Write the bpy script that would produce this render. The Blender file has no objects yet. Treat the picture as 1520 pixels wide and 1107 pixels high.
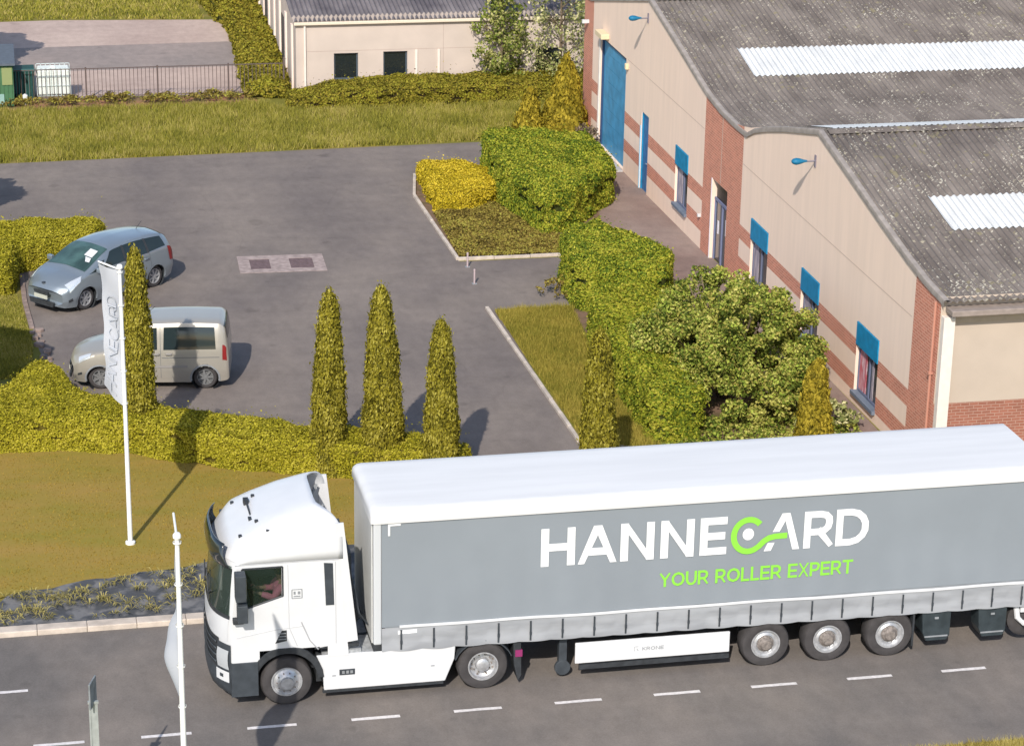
import bpy, bmesh, math, random
import numpy as np
from math import sin, cos, pi, radians, tan
from mathutils import Vector, Matrix

# ------------------------------------------------------------------ camera, sky, sun
scn = bpy.context.scene
COL = scn.collection
CAM_H, PITCH, YAW, ROLL = 21.8, radians(19.8), radians(12.1), radians(1.03)
_f = Vector((sin(YAW)*cos(PITCH), cos(YAW)*cos(PITCH), -sin(PITCH)))
_r = Vector((cos(YAW), -sin(YAW), 0))
_u = _r.cross(_f)
_r2 = _r*cos(ROLL) + _u*sin(ROLL)
_u2 = -_r*sin(ROLL) + _u*cos(ROLL)
cam_d = bpy.data.cameras.new('camera')
cam = bpy.data.objects.new('camera', cam_d)
COL.objects.link(cam)
cam.matrix_world = Matrix(((_r2.x, _u2.x, -_f.x, 0), (_r2.y, _u2.y, -_f.y, 0), (_r2.z, _u2.z, -_f.z, CAM_H), (0, 0, 0, 1)))
cam_d.sensor_width = 36
cam_d.lens = 3600/1520*36
cam_d.clip_end = 3000
scn.camera = cam

SUN_AZ, SUN_EL = radians(22), radians(38)     # light travels towards azimuth 22 deg from +Y to +X
sd = Vector((sin(SUN_AZ)*cos(SUN_EL), cos(SUN_AZ)*cos(SUN_EL), -sin(SUN_EL)))
w = bpy.data.worlds.new('World'); scn.world = w; w.use_nodes = True
wn = w.node_tree.nodes; bg = wn['Background']
sky = wn.new('ShaderNodeTexSky'); sky.sky_type = 'NISHITA'; sky.sun_disc = False
sky.sun_elevation = SUN_EL; sky.sun_rotation = radians(180+22)
w.node_tree.links.new(sky.outputs[0], bg.inputs[0]); bg.inputs[1].default_value = 0.15
ld = bpy.data.lights.new('sun', 'SUN'); ld.energy = 3.75; ld.angle = radians(0.5); ld.color = (1, .95, .87)
lo = bpy.data.objects.new('sun', ld); COL.objects.link(lo)
lo.rotation_euler = sd.to_track_quat('-Z', 'Y').to_euler()
scn.view_settings.view_transform = 'Standard'; scn.view_settings.look = 'None'
scn.view_settings.exposure = 0.30; scn.view_settings.gamma = 1.0

# ------------------------------------------------------------------ helpers
def lin(c):
    c /= 255.0
    return c/12.92 if c <= .04045 else ((c+.055)/1.055)**2.4
def S(r, g, b, k=1.5):
    """base colour of a sunlit surface seen as r,g,b in daylight"""
    return tuple(min(.84, lin(v)/(k*.885)) for v in (r, g, b))

def nodes(m):
    m.use_nodes = True
    return m.node_tree.nodes, m.node_tree.links, m.node_tree.nodes['Principled BSDF']

MATS = {}
def mat(name, col, rough=.8, metal=0., var=.0, vscale=6., bump=0., bscale=40., spec=.3, coat=0., col2=None, stretch=None, detail=5, alpha=None, c2lo=.45, c2hi=.6):
    if name in MATS: return MATS[name]
    m = bpy.data.materials.new(name); n, l, b = nodes(m)
    b.inputs['Base Color'].default_value = (*col, 1); b.inputs['Roughness'].default_value = rough
    b.inputs['Metallic'].default_value = metal; b.inputs['Specular IOR Level'].default_value = spec
    b.inputs['Coat Weight'].default_value = coat
    tc = n.new('ShaderNodeTexCoord'); src = tc.outputs['Object']
    if stretch:
        mp = n.new('ShaderNodeMapping'); mp.inputs['Scale'].default_value = stretch
        l.new(src, mp.inputs[0]); src = mp.outputs[0]
    if var > 0 or col2:
        t = n.new('ShaderNodeTexNoise'); t.inputs['Scale'].default_value = vscale; t.inputs['Detail'].default_value = detail
        l.new(src, t.inputs[0])
        r = n.new('ShaderNodeValToRGB'); l.new(t.outputs[0], r.inputs[0])
        a, c = r.color_ramp.elements
        if col2: a.color = (*col, 1); c.color = (*col2, 1); a.position = c2lo; c.position = c2hi
        else:
            a.color = (*[v*(1-var) for v in col], 1); c.color = (*[min(1, v*(1+var)) for v in col], 1); a.position = .35; c.position = .65
        l.new(r.outputs[0], b.inputs['Base Color'])
    if bump > 0:
        t2 = n.new('ShaderNodeTexNoise'); t2.inputs['Scale'].default_value = bscale; t2.inputs['Detail'].default_value = 4
        l.new(src, t2.inputs[0])
        bp = n.new('ShaderNodeBump'); bp.inputs['Strength'].default_value = bump; bp.inputs['Distance'].default_value = .02
        l.new(t2.outputs[0], bp.inputs['Height']); l.new(bp.outputs[0], b.inputs['Normal'])
    MATS[name] = m
    return m

def leafmat(name, cols, rough=.75, patch=1.2, psc=1.2):
    """per-leaf random colours plus clump-sized variation"""
    m = bpy.data.materials.new(name); n, l, b = nodes(m)
    b.inputs['Roughness'].default_value = rough; b.inputs['Specular IOR Level'].default_value = .15
    g = n.new('ShaderNodeNewGeometry'); tc = n.new('ShaderNodeTexCoord')
    t = n.new('ShaderNodeTexNoise'); t.inputs['Scale'].default_value = psc; t.inputs['Detail'].default_value = 3
    l.new(tc.outputs['Object'], t.inputs[0])
    mm = n.new('ShaderNodeMath'); mm.operation = 'MULTIPLY_ADD'; mm.inputs[1].default_value = patch; mm.inputs[2].default_value = -.5*patch
    l.new(t.outputs[0], mm.inputs[0])
    ad = n.new('ShaderNodeMath'); ad.operation = 'ADD'; ad.use_clamp = True
    l.new(g.outputs['Random Per Island'], ad.inputs[0]); l.new(mm.outputs[0], ad.inputs[1])
    r = n.new('ShaderNodeValToRGB'); l.new(ad.outputs[0], r.inputs[0])
    e = r.color_ramp.elements
    e[0].color = (*cols[0], 1); e[1].color = (*cols[-1], 1); e[0].position = .05; e[1].position = .95
    for i, c in enumerate(cols[1:-1]):
        k = e.new(.05+.9*(i+1)/(len(cols)-1)); k.color = (*c, 1)
    l.new(r.outputs[0], b.inputs['Base Color'])
    tr = n.new('ShaderNodeBsdfTranslucent'); l.new(r.outputs[0], tr.inputs[0])
    mx = n.new('ShaderNodeMixShader'); mx.inputs[0].default_value = .18
    l.new(b.outputs[0], mx.inputs[1]); l.new(tr.outputs[0], mx.inputs[2])
    l.new(mx.outputs[0], n['Material Output'].inputs[0])
    MATS[name] = m
    return m

def empty(name, loc=(0, 0, 0), rz=0, label=None, cat=None, group=None):
    o = bpy.data.objects.new(name, None); COL.objects.link(o)
    o.location = loc; o.rotation_euler = (0, 0, rz); o.empty_display_size = .3
    tag(o, label, cat, group)
    return o
def tag(o, label=None, cat=None, group=None, kind=None):
    if label: o['label'] = label
    if cat: o['category'] = cat
    if group: o['group'] = group
    if kind: o['kind'] = kind
    return o

class MB:
    def __init__(s): s.v = []; s.f = []; s.m = []; s.xf = None
    def add(s, vs, fs, mi=0):
        o = len(s.v)
        s.v += [tuple(v) for v in vs]; s.f += [tuple(i+o for i in f) for f in fs]; s.m += [mi]*len(fs)
        return s
    def box(s, x0, x1, y0, y1, z0, z1, mi=0):
        vs = [(x, y, z) for z in (z0, z1) for y in (y0, y1) for x in (x0, x1)]
        return s.add(vs, [(0, 2, 3, 1), (4, 5, 7, 6), (0, 1, 5, 4), (2, 6, 7, 3), (0, 4, 6, 2), (1, 3, 7, 5)], mi)
    def prism(s, poly, axis, a, b, mi=0):
        """polygon in the plane normal to axis, extruded from a to b"""
        n = len(poly)
        def P(p, t):
            return {'x': (t, p[0], p[1]), 'y': (p[0], t, p[1]), 'z': (p[0], p[1], t)}[axis]
        vs = [P(p, a) for p in poly]+[P(p, b) for p in poly]
        fs = [tuple(range(n)), tuple(range(2*n-1, n-1, -1))]+[(i, i+n, (i+1) % n+n, (i+1) % n) for i in range(n)]
        return s.add(vs, fs, mi)
    def tube(s, pts, r, n=8, mi=0, cap=True, r2=None):
        pts = [Vector(p) for p in pts]; k = len(pts); rings = []
        for i, p in enumerate(pts):
            d = (pts[min(i+1, k-1)]-pts[max(i-1, 0)]).normalized()
            a = d.cross(Vector((0, 0, 1)) if abs(d.z) < .9 else Vector((1, 0, 0))).normalized(); b = d.cross(a)
            rr = r if r2 is None else r+(r2-r)*i/(k-1)
            if isinstance(r, (list, tuple)): rr = r[i]
            rings.append([p+rr*(cos(2*pi*j/n)*a+sin(2*pi*j/n)*b) for j in range(n)])
        vs = [v for R in rings for v in R]
        fs = [(i*n+j, i*n+(j+1) % n, (i+1)*n+(j+1) % n, (i+1)*n+j) for i in range(k-1) for j in range(n)]
        if cap: fs += [tuple(range(n)), tuple(range((k-1)*n+n-1, (k-1)*n-1, -1))]
        return s.add(vs, fs, mi)
    def lathe(s, prof, c, axis='z', n=24, mi=0):
        """prof: (radius, height along axis)"""
        vs = []
        for r, h in prof:
            for j in range(n):
                a = 2*pi*j/n
                if axis == 'z': vs.append((c[0]+r*cos(a), c[1]+r*sin(a), c[2]+h))
                elif axis == 'y': vs.append((c[0]+r*cos(a), c[1]+h, c[2]+r*sin(a)))
                else: vs.append((c[0]+h, c[1]+r*cos(a), c[2]+r*sin(a)))
        k = len(prof)
        fs = [(i*n+j, i*n+(j+1) % n, (i+1)*n+(j+1) % n, (i+1)*n+j) for i in range(k-1) for j in range(n)]
        return s.add(vs, fs, mi)
    def grid(s, P, mi=0, close_u=False):
        """P[i][j] points"""
        a = len(P); b = len(P[0])
        vs = [p for row in P for p in row]
        fs = [(i*b+j, i*b+j+1, (i+1)*b+j+1, (i+1)*b+j) for i in range(a-1) for j in range(b-1)]
        return s.add(vs, fs, mi)
    def build(s, name, mats, parent=None, smooth=False, bevel=0, fixn=True, thick=0, mapf=None):
        if not isinstance(mats, (list, tuple)): mats = [mats]
        vv = s.v if mapf is None else [mapf(*p) for p in s.v]
        me = bpy.data.meshes.new(name); me.from_pydata(vv, [], s.f)
        for m in mats: me.materials.append(m)
        me.polygons.foreach_set('material_index', s.m)
        if fixn:
            bm = bmesh.new(); bm.from_mesh(me)
            if smooth: bmesh.ops.remove_doubles(bm, verts=bm.verts, dist=1e-5)
            bmesh.ops.recalc_face_normals(bm, faces=bm.faces); bm.to_mesh(me); bm.free()
        o = bpy.data.objects.new(name, me); COL.objects.link(o)
        if parent is not None: o.parent = parent
        if smooth:
            me.polygons.foreach_set('use_smooth', [True]*len(me.polygons))
            try: me.set_sharp_from_angle(angle=radians(38))
            except Exception: pass
        if bevel:
            md = o.modifiers.new('bevel', 'BEVEL'); md.width = bevel; md.segments = 2; md.limit_method = 'ANGLE'; md.angle_limit = radians(40)
        if thick:
            md = o.modifiers.new('solid', 'SOLIDIFY'); md.thickness = thick; md.offset = -1
        return o

rng = np.random.default_rng(7)
random.seed(5)

def mesh_np(name, V, nper, mats, parent=None, mi=None, extra=None, loc=None):
    """V: (N*nper,3) array of separate polygons with nper corners; extra = (verts, faces, matindex) solid core"""
    N = len(V)//nper
    vs = V; nf = N; loops = np.arange(N*nper); starts = np.arange(N)*nper; tot = np.full(N, nper)
    mid = np.zeros(N, int) if mi is None else mi
    if extra is not None:
        ev, ef, em = extra; ev = np.asarray(ev, float)
        off = len(vs); vs = np.vstack([vs, ev])
        el = np.concatenate([np.array(f)+off for f in ef]); et = np.array([len(f) for f in ef])
        es = np.concatenate([[0], np.cumsum(et)[:-1]])+len(loops)
        loops = np.concatenate([loops, el]); starts = np.concatenate([starts, es]); tot = np.concatenate([tot, et])
        mid = np.concatenate([mid, np.full(len(ef), em)])
    me = bpy.data.meshes.new(name)
    me.vertices.add(len(vs)); me.vertices.foreach_set('co', vs.astype(np.float32).ravel())
    me.loops.add(len(loops)); me.loops.foreach_set('vertex_index', loops.astype(np.int32))
    me.polygons.add(len(starts)); me.polygons.foreach_set('loop_start', starts.astype(np.int32)); me.polygons.foreach_set('loop_total', tot.astype(np.int32))
    for m in mats: me.materials.append(m)
    me.polygons.foreach_set('material_index', mid.astype(np.int32))
    me.update(calc_edges=True); me.validate()
    o = bpy.data.objects.new(name, me); COL.objects.link(o)
    if parent is not None: o.parent = parent
    if loc is not None: o.location = loc
    return o

def unit(a): return a/np.maximum(np.linalg.norm(a, axis=1, keepdims=True), 1e-9)
def leaves(P, N, size, jit=.7, aspect=1.6, up=0., szvar=.4):
    """quads (kite shaped) at P facing roughly N"""
    n = len(P)
    nn = unit(N + rng.normal(0, jit, (n, 3)))
    d = rng.normal(0, 1, (n, 3)); d[:, 2] += up*3
    t = unit(d - (d*nn).sum(1, keepdims=True)*nn); b = np.cross(nn, t)
    s = size*(1+rng.uniform(-szvar, szvar, (n, 1)))
    L = s*aspect/2; W = s/2
    V = np.stack([P-t*L, P+b*W, P+t*L, P-b*W], 1)
    return V.reshape(-1, 3)
def sample_tris(V, T, dens):
    V = np.asarray(V, float); T = np.asarray(T, int)
    a, b, c = V[T[:, 0]], V[T[:, 1]], V[T[:, 2]]
    cr = np.cross(b-a, c-a); ar = np.linalg.norm(cr, axis=1)/2
    n = int(ar.sum()*dens); k = rng.choice(len(T), n, p=ar/ar.sum())
    r1 = np.sqrt(rng.random(n))[:, None]; r2 = rng.random(n)[:, None]
    P = (1-r1)*a[k]+r1*(1-r2)*b[k]+r1*r2*c[k]
    return P, unit(cr[k])

def vnoise(P, sc, seed=0):
    """cheap smooth pseudo noise in [-1,1]"""
    P = np.asarray(P)*sc+seed*7.13
    return (np.sin(P[:, 0]*1.7+1.3*np.sin(P[:, 1]*1.1+P[:, 2]))+np.sin(P[:, 1]*1.9+1.7*np.sin(P[:, 2]*1.3+P[:, 0]*.7))+np.sin(P[:, 2]*2.1+1.1*np.sin(P[:, 0]*1.5)))/3

def poly_solid(poly, h, step=.25, lump=.08, seed=0, round_=.12, hf=None):
    """upright solid on a ground polygon with lumpy sides and top, returned as triangles (verts, tris)"""
    bm = bmesh.new()
    vs = [bm.verts.new((x, y, 0)) for x, y in poly]; f = bm.faces.new(vs)
    if f.normal.z < 0: f.normal_flip()
    r = bmesh.ops.extrude_face_region(bm, geom=[f])
    for e in r['geom']:
        if isinstance(e, bmesh.types.BMVert): e.co.z = h if hf is None else hf(e.co.x, e.co.y)
    bm.normal_update(); bmesh.ops.recalc_face_normals(bm, faces=bm.faces)
    bmesh.ops.triangulate(bm, faces=bm.faces)
    for _ in range(7):
        L = [e for e in bm.edges if e.calc_length() > step*1.6]
        if not L: break
        bmesh.ops.subdivide_edges(bm, edges=L, cuts=1); bmesh.ops.triangulate(bm, faces=[q for q in bm.faces if len(q.verts) > 3])
    for _ in range(2): bmesh.ops.smooth_vert(bm, verts=[v for v in bm.verts if v.co.z > .02], factor=.5, use_axis_x=True, use_axis_y=True, use_axis_z=True)
    bm.normal_update()
    V = np.array([v.co[:] for v in bm.verts]); N = np.array([v.normal[:] for v in bm.verts])
    d = vnoise(V, 2.6, seed)*lump+vnoise(V, 6.5, seed+3)*lump*.6
    V = V+N*d[:, None]; V[:, 2] = np.maximum(V[:, 2], -.02)
    T = [tuple(v.index for v in q.verts) for q in bm.faces]
    bm.free()
    return V, T

def hedge(name, poly, h, mats, label, cat='hedge', dens=900, size=.055, lump=.09, seed=0, group=None, step=.22, hf=None, jit=.5, up=0):
    o_mats = mats
    V, T = poly_solid(poly, h, step, lump, seed, hf=hf)
    c = V.mean(0); c[2] = 0; V = V-c
    P, N = sample_tris(V, T, dens)
    keep = N[:, 2] > -.3
    P, N = P[keep], N[keep]
    P = P+N*rng.uniform(-.005, .09, (len(P), 1))*(size/.04)**.5
    q = rng.random(len(P)) < .035; P[q] += (N[q]*.7+np.array([0, 0, .5]))*rng.exponential(.07, (q.sum(), 1))
    L = leaves(P, N, size, jit, up=up)
    o = mesh_np(name, L, 4, o_mats, extra=(V*np.array([1, 1, .985])-0*V, T, 1), loc=c)
    tag(o, label, cat, group)
    return o

# materials -------------------------------------------------------------------------
white_paint = mat('white_paint', (.63, .63, .635), .35, spec=.5, coat=.2, var=.02, vscale=3)
black_plastic = mat('black_plastic', (.035, .038, .042), .55, var=.2, vscale=8)
dark_grey = mat('dark_grey', (.045, .052, .06), .55, var=.15, vscale=6)
mid_grey = mat('mid_grey', (.25, .26, .27), .6, var=.1)
rubber = mat('rubber', (.055, .05, .05), .85, bump=.3, bscale=60, var=.15)
steel = mat('steel', (.50, .50, .51), .38, metal=.7, var=.12, vscale=14)
glass_dark = mat('glass_dark', (.015, .02, .022), .06, spec=.8, coat=.5)
chrome = mat('lamp_clear', (.75, .78, .80), .12, metal=.5)
white_line = mat('white_line', S(235, 228, 225), .8, var=.12, vscale=15)

def asphalt(name, c1, c2, crack=.0, sc=.35):
    m = bpy.data.materials.new(name); n, l, b = nodes(m)
    b.inputs['Roughness'].default_value = .92; b.inputs['Specular IOR Level'].default_value = .2
    tc = n.new('ShaderNodeTexCoord')
    mp = n.new('ShaderNodeMapping'); mp.inputs['Scale'].default_value = (1, .55, 1); l.new(tc.outputs['Object'], mp.inputs[0])
    def noise(s, d=6, r=.6, src=mp.outputs[0]):
        t = n.new('ShaderNodeTexNoise'); t.inputs['Scale'].default_value = s; t.inputs['Detail'].default_value = d; t.inputs['Roughness'].default_value = r
        l.new(src, t.inputs[0]); return t
    a = noise(sc); r = n.new('ShaderNodeValToRGB'); r.color_ramp.elements[0].position = .36; r.color_ramp.elements[1].position = .64
    r.color_ramp.elements[0].color = (*c1, 1); r.color_ramp.elements[1].color = (*c2, 1); l.new(a.outputs[0], r.inputs[0])
    f = noise(38, 3, .7, tc.outputs['Object']); fr = n.new('ShaderNodeMapRange'); fr.inputs[1].default_value = .3; fr.inputs[2].default_value = .7; fr.inputs[3].default_value = .86; fr.inputs[4].default_value = 1.12
    l.new(f.outputs[0], fr.inputs[0])
    md = noise(3.2, 5); mr = n.new('ShaderNodeMapRange'); mr.inputs[1].default_value = .35; mr.inputs[2].default_value = .65; mr.inputs[3].default_value = .93; mr.inputs[4].default_value = 1.06
    l.new(md.outputs[0], mr.inputs[0])
    k = n.new('ShaderNodeMath'); k.operation = 'MULTIPLY'; l.new(fr.outputs[0], k.inputs[0]); l.new(mr.outputs[0], k.inputs[1])
    out = k.outputs[0]
    if crack:
        vo = n.new('ShaderNodeTexVoronoi'); vo.feature = 'DISTANCE_TO_EDGE'; vo.inputs['Scale'].default_value = .33
        wv = noise(1.3, 4); mxv = n.new('ShaderNodeMix'); mxv.data_type = 'VECTOR'; mxv.inputs[0].default_value = .35
        l.new(tc.outputs['Object'], mxv.inputs[4]); l.new(wv.outputs[1], mxv.inputs[5]); l.new(mxv.outputs[1], vo.inputs[0])
        cr = n.new('ShaderNodeMapRange'); cr.inputs[1].default_value = 0; cr.inputs[2].default_value = .012; cr.inputs[3].default_value = 1-crack; cr.inputs[4].default_value = 1
        l.new(vo.outputs[0], cr.inputs[0])
        k2 = n.new('ShaderNodeMath'); k2.operation = 'MULTIPLY'; l.new(out, k2.inputs[0]); l.new(cr.outputs[0], k2.inputs[1]); out = k2.outputs[0]
    # worn wheel tracks, oil spots and pale patches
    mp2 = n.new('ShaderNodeMapping'); mp2.inputs['Scale'].default_value = (.12, 1.5, 1); mp2.inputs['Rotation'].default_value = (0, 0, .12 if crack else 0); l.new(tc.outputs['Object'], mp2.inputs[0])
    tr = noise(1.0, 4, .55, mp2.outputs[0]); t1 = n.new('ShaderNodeMapRange'); t1.inputs[1].default_value = .35; t1.inputs[2].default_value = .68; t1.inputs[3].default_value = .95; t1.inputs[4].default_value = 1.04; l.new(tr.outputs[0], t1.inputs[0])
    oi = noise(1.15, 2, .4, tc.outputs['Object']); t2 = n.new('ShaderNodeMapRange'); t2.inputs[1].default_value = .68; t2.inputs[2].default_value = .74; t2.inputs[3].default_value = 1; t2.inputs[4].default_value = .84; l.new(oi.outputs[0], t2.inputs[0])
    sp_ = noise(7.5, 2, .5, tc.outputs['Object']); t3 = n.new('ShaderNodeMapRange'); t3.inputs[1].default_value = .74; t3.inputs[2].default_value = .79; t3.inputs[3].default_value = 1; t3.inputs[4].default_value = 1.22; l.new(sp_.outputs[0], t3.inputs[0])
    for q in (t1, t2, t3):
        kk = n.new('ShaderNodeMath'); kk.operation = 'MULTIPLY'; l.new(out, kk.inputs[0]); l.new(q.outputs[0], kk.inputs[1]); out = kk.outputs[0]
    vm = n.new('ShaderNodeVectorMath'); vm.operation = 'SCALE'; l.new(r.outputs[0], vm.inputs[0]); l.new(out, vm.inputs['Scale'])
    l.new(vm.outputs[0], b.inputs['Base Color'])
    bp = n.new('ShaderNodeBump'); bp.inputs['Strength'].default_value = .25; bp.inputs['Distance'].default_value = .01; l.new(f.outputs[0], bp.inputs['Height']); l.new(bp.outputs[0], b.inputs['Normal'])
    MATS[name] = m
    return m

road_m = asphalt('road_asphalt', S(121, 115, 111), S(143, 133, 125))
lot_m = asphalt('lot_asphalt', S(129, 119, 114), S(149, 137, 128), crack=.07)
yard_m = asphalt('yard_asphalt', S(158, 146, 140), S(176, 160, 152), sc=.2)
conc_m = asphalt('pale_concrete', S(196, 172, 160), S(214, 190, 176), sc=.25)
pave_m = asphalt('path_paving', S(148, 126, 118), S(162, 143, 134), sc=.5)
kerb_m = mat('kerb_concrete', S(214, 199, 184), .9, var=.16, vscale=3, bump=.3)
lawn_m = mat('lawn_turf', S(142, 128, 50, 1.32), .95, col2=S(162, 132, 66, 1.32), vscale=.5, bump=.4, bscale=25, stretch=(.7, 2.0, 1), detail=9, c2lo=.32, c2hi=.70)
rough_m = mat('rough_turf', S(128, 124, 48, 1.5), .95, col2=S(150, 134, 70, 1.5), vscale=.8, bump=.6, bscale=18, detail=8)
soil_m = mat('bare_soil', S(140, 112, 92, 1.5), .95, col2=S(116, 100, 70, 1.5), vscale=2.2, bump=.5, bscale=20, detail=8)

# ------------------------------------------------------------------ ground, road, paving
def sheet(name, poly, z, m, label=None, cat=None, kind='structure', th=None):
    mb = MB()
    if th: mb.prism(poly, 'z', z-th, z)
    else: mb.add([(x, y, z) for x, y in poly], [tuple(range(len(poly)))])
    o = mb.build(name, m)
    if not th:
        for p in o.data.polygons:
            if p.normal.z < 0: p.flip()
    tag(o, kind=kind)
    return o
sheet('ground', [(-900, -900), (900, -900), (900, 1500), (-900, 1500)], 0, rough_m)
sheet('road', [(-80, 37.9), (80, 37.7), (80, 45.35), (-80, 45.35)], .012, road_m)
LOT = [(-14, 75.6), (-3, 75.5), (.0, 70.5), (.15, 67.2), (.45, 63), (.85, 60), (1.4, 58.4), (4.6, 56.2), (9.6, 53.6), (13.3, 52.2), (13.3, 64.5), (16.6, 64.5), (16.6, 69.2), (13.15, 69.2), (13.0, 76.5), (13.4, 79.3), (16.4, 80.0), (16.9, 83.4), (-14, 82.2)]
sheet('car_park', LOT, .008, lot_m)
sheet('path', [(16.6, 64.6), (18.6, 64.2), (18.9, 56.5), (20.9, 52), (20.9, 67.5), (20.78, 83), (19.4, 82.4), (19.0, 76.5), (18.1, 70.3), (16.6, 69.1)], .014, pave_m)
sheet('yard_concrete', [(-14, 92.3), (9.15, 92.1), (9.4, 96.9), (-14, 96.6)], .006, conc_m)
sheet('yard_paving', [(-14, 96.6), (9.4, 96.9), (9.75, 101.6), (-14, 101.0)], .007, yard_m)
sheet('yard_slab', [(-14, 101.0), (9.75, 101.6), (9.2, 106.2), (2, 106.9), (-14, 106.2)], .009, conc_m)
sheet('lawn', [(-30, 46.9), (-.73, 47.25), (3.72, 48.3), (9, 49.0), (16, 48.9), (16, 52.0), (7.3, 53.6), (4, 55.2), (0, 56.6), (-30, 57.0)], .03, lawn_m)
# kerbs
kb = MB()
x = -14.
while x < 30:
    kb.box(x, x+.996, 45.36, 45.66, -.1, .125); x += 1.0
tag(kb.build('kerb', kerb_m, bevel=.02), kind='structure')
def kerb_line(pts, wd=.1, h=.09, name='kerb_edging', m=None):
    mb = MB()
    for (x0, y0), (x1, y1) in zip(pts, pts[1:]):
        L = math.hypot(x1-x0, y1-y0); n = max(1, round(L)); ux, uy = (x1-x0)/L, (y1-y0)/L
        for i in range(n):
            a = L*i/n; b = L*(i+1)/n-.012
            p = [(x0+ux*a-uy*wd/2, y0+uy*a+ux*wd/2), (x0+ux*b-uy*wd/2, y0+uy*b+ux*wd/2), (x0+ux*b+uy*wd/2, y0+uy*b-ux*wd/2), (x0+ux*a+uy*wd/2, y0+uy*a-ux*wd/2)]
            mb.prism(p, 'z', -.05, h+random.uniform(-.008, .008))
    return tag(mb.build(name, m or kerb_m, bevel=.012), kind='structure')
kerb_line([(13.45, 79.2), (13.0, 76.6), (13.12, 69.35), (16.5, 69.35)])
kerb_line([(13.08, 64.6), (13.3, 54.0), (14.6, 53.2)])
kerb_line([(.1, 69.8), (.15, 67.2), (.3, 64.8)], .14, .05, m=mat('old_kerb', S(160, 140, 130), .9, var=.25, vscale=4, bump=.4))
# broken kerb stones of the left island
kb = MB()
for i in range(26):
    t = i/25; x = .42+.55*t+random.uniform(-.14, .14); y = 64.6-5.2*t+random.uniform(-.1, .1); s = random.uniform(.05, .13); a = random.uniform(0, pi)
    p = [(x+s*random.uniform(.7, 1.3)*cos(a+k*pi/3), y+s*random.uniform(.7, 1.4)*sin(a+k*pi/3)) for k in range(6)]
    kb.prism(p, 'z', -.02, random.uniform(.04, .12))
tag(kb.build('broken_kerb', mat('old_kerb', S(168, 150, 140), .9, var=.2, vscale=4, bump=.4), bevel=.01), kind='structure')
# road markings
mk = MB()
def dash(x0, x1, y, wd=.1):
    n = max(2, int((x1-x0)/.15)); 
    up = [(x0+(x1-x0)*i/n, y+wd/2+random.uniform(-.006, .006)) for i in range(n+1)]; dn = [(x0+(x1-x0)*i/n, y-wd/2+random.uniform(-.006, .006)) for i in range(n+1)]
    mk.add([(a, b, .017) for a, b in up]+[(a, b, .017) for a, b in dn], [(i, i+1, n+2+i, n+1+i) for i in range(n)])
for i in range(-6, 24):
    x = 3.76+1.973*i
    dash(x, x+.93, 40.68)
for i in range(-6, 1): dash(-1.15+1.973*i, -.24+1.973*i, 42.94)
dm = mk.build('road_marking', white_line); tag(dm, kind='structure')
for p in dm.data.polygons:
    if p.normal.z < 0: p.flip()

# planting strip with dark membrane
memb = mat('membrane', (.07, .072, .078), .75, col2=(.17, .165, .165), vscale=3, bump=.8, bscale=6, detail=7)
mb = MB()
nx, ny = 120, 7
def bedy(x, t):
    y1 = 46.9+.0*x if x < -.73 else 47.25+(x+.73)*.235 if x < 3.72 else 48.3+(x-3.72)*.13 if x < 9 else 49
    return 45.67+(y1-45.67)*t
P = []
for i in range(nx+1):
    x = -12+28*i/nx
    P.append([(x, bedy(x, j/ny), .05+.05*math.sin(3.1*x+2*j)*math.sin(1.7*x+j*1.3)+(random.uniform(0, .03))) for j in range(ny+1)])
mb.grid(P); tag(mb.build('planting_bed', memb, smooth=True), kind='structure')

# gully covers in the car park
gd = empty('gully_cover', (7.8, 69.8, 0), radians(-2), 'rectangular concrete surround with two sunken iron grates in the car park', 'drain cover')
mb = MB()
for a in ((-1.3, 1.3, -.85, -.5), (-1.3, 1.3, .5, .85), (-1.3, -.95, -.5, .5), (.95, 1.3, -.5, .5), (-.35, .25, -.5, .5)): mb.box(*a, -.02, .02)
mb.build('frame', mat('grate_concrete', S(178, 160, 154), .9, var=.2, vscale=5), gd)
for cx, wd in ((-.65, .3), (.6, .35)):
    mb = MB(); mb.box(cx-wd+.001, cx+wd-.001, -.49, .49, -.05, .009)
    for k in range(7): mb.box(cx-wd+.01, cx+wd-.01, -.45+.14*k, -.39+.14*k, .009, .015)
    mb.build('grate', mat('grate_iron', S(120, 100, 100), .7, var=.2, vscale=10), gd)

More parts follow.
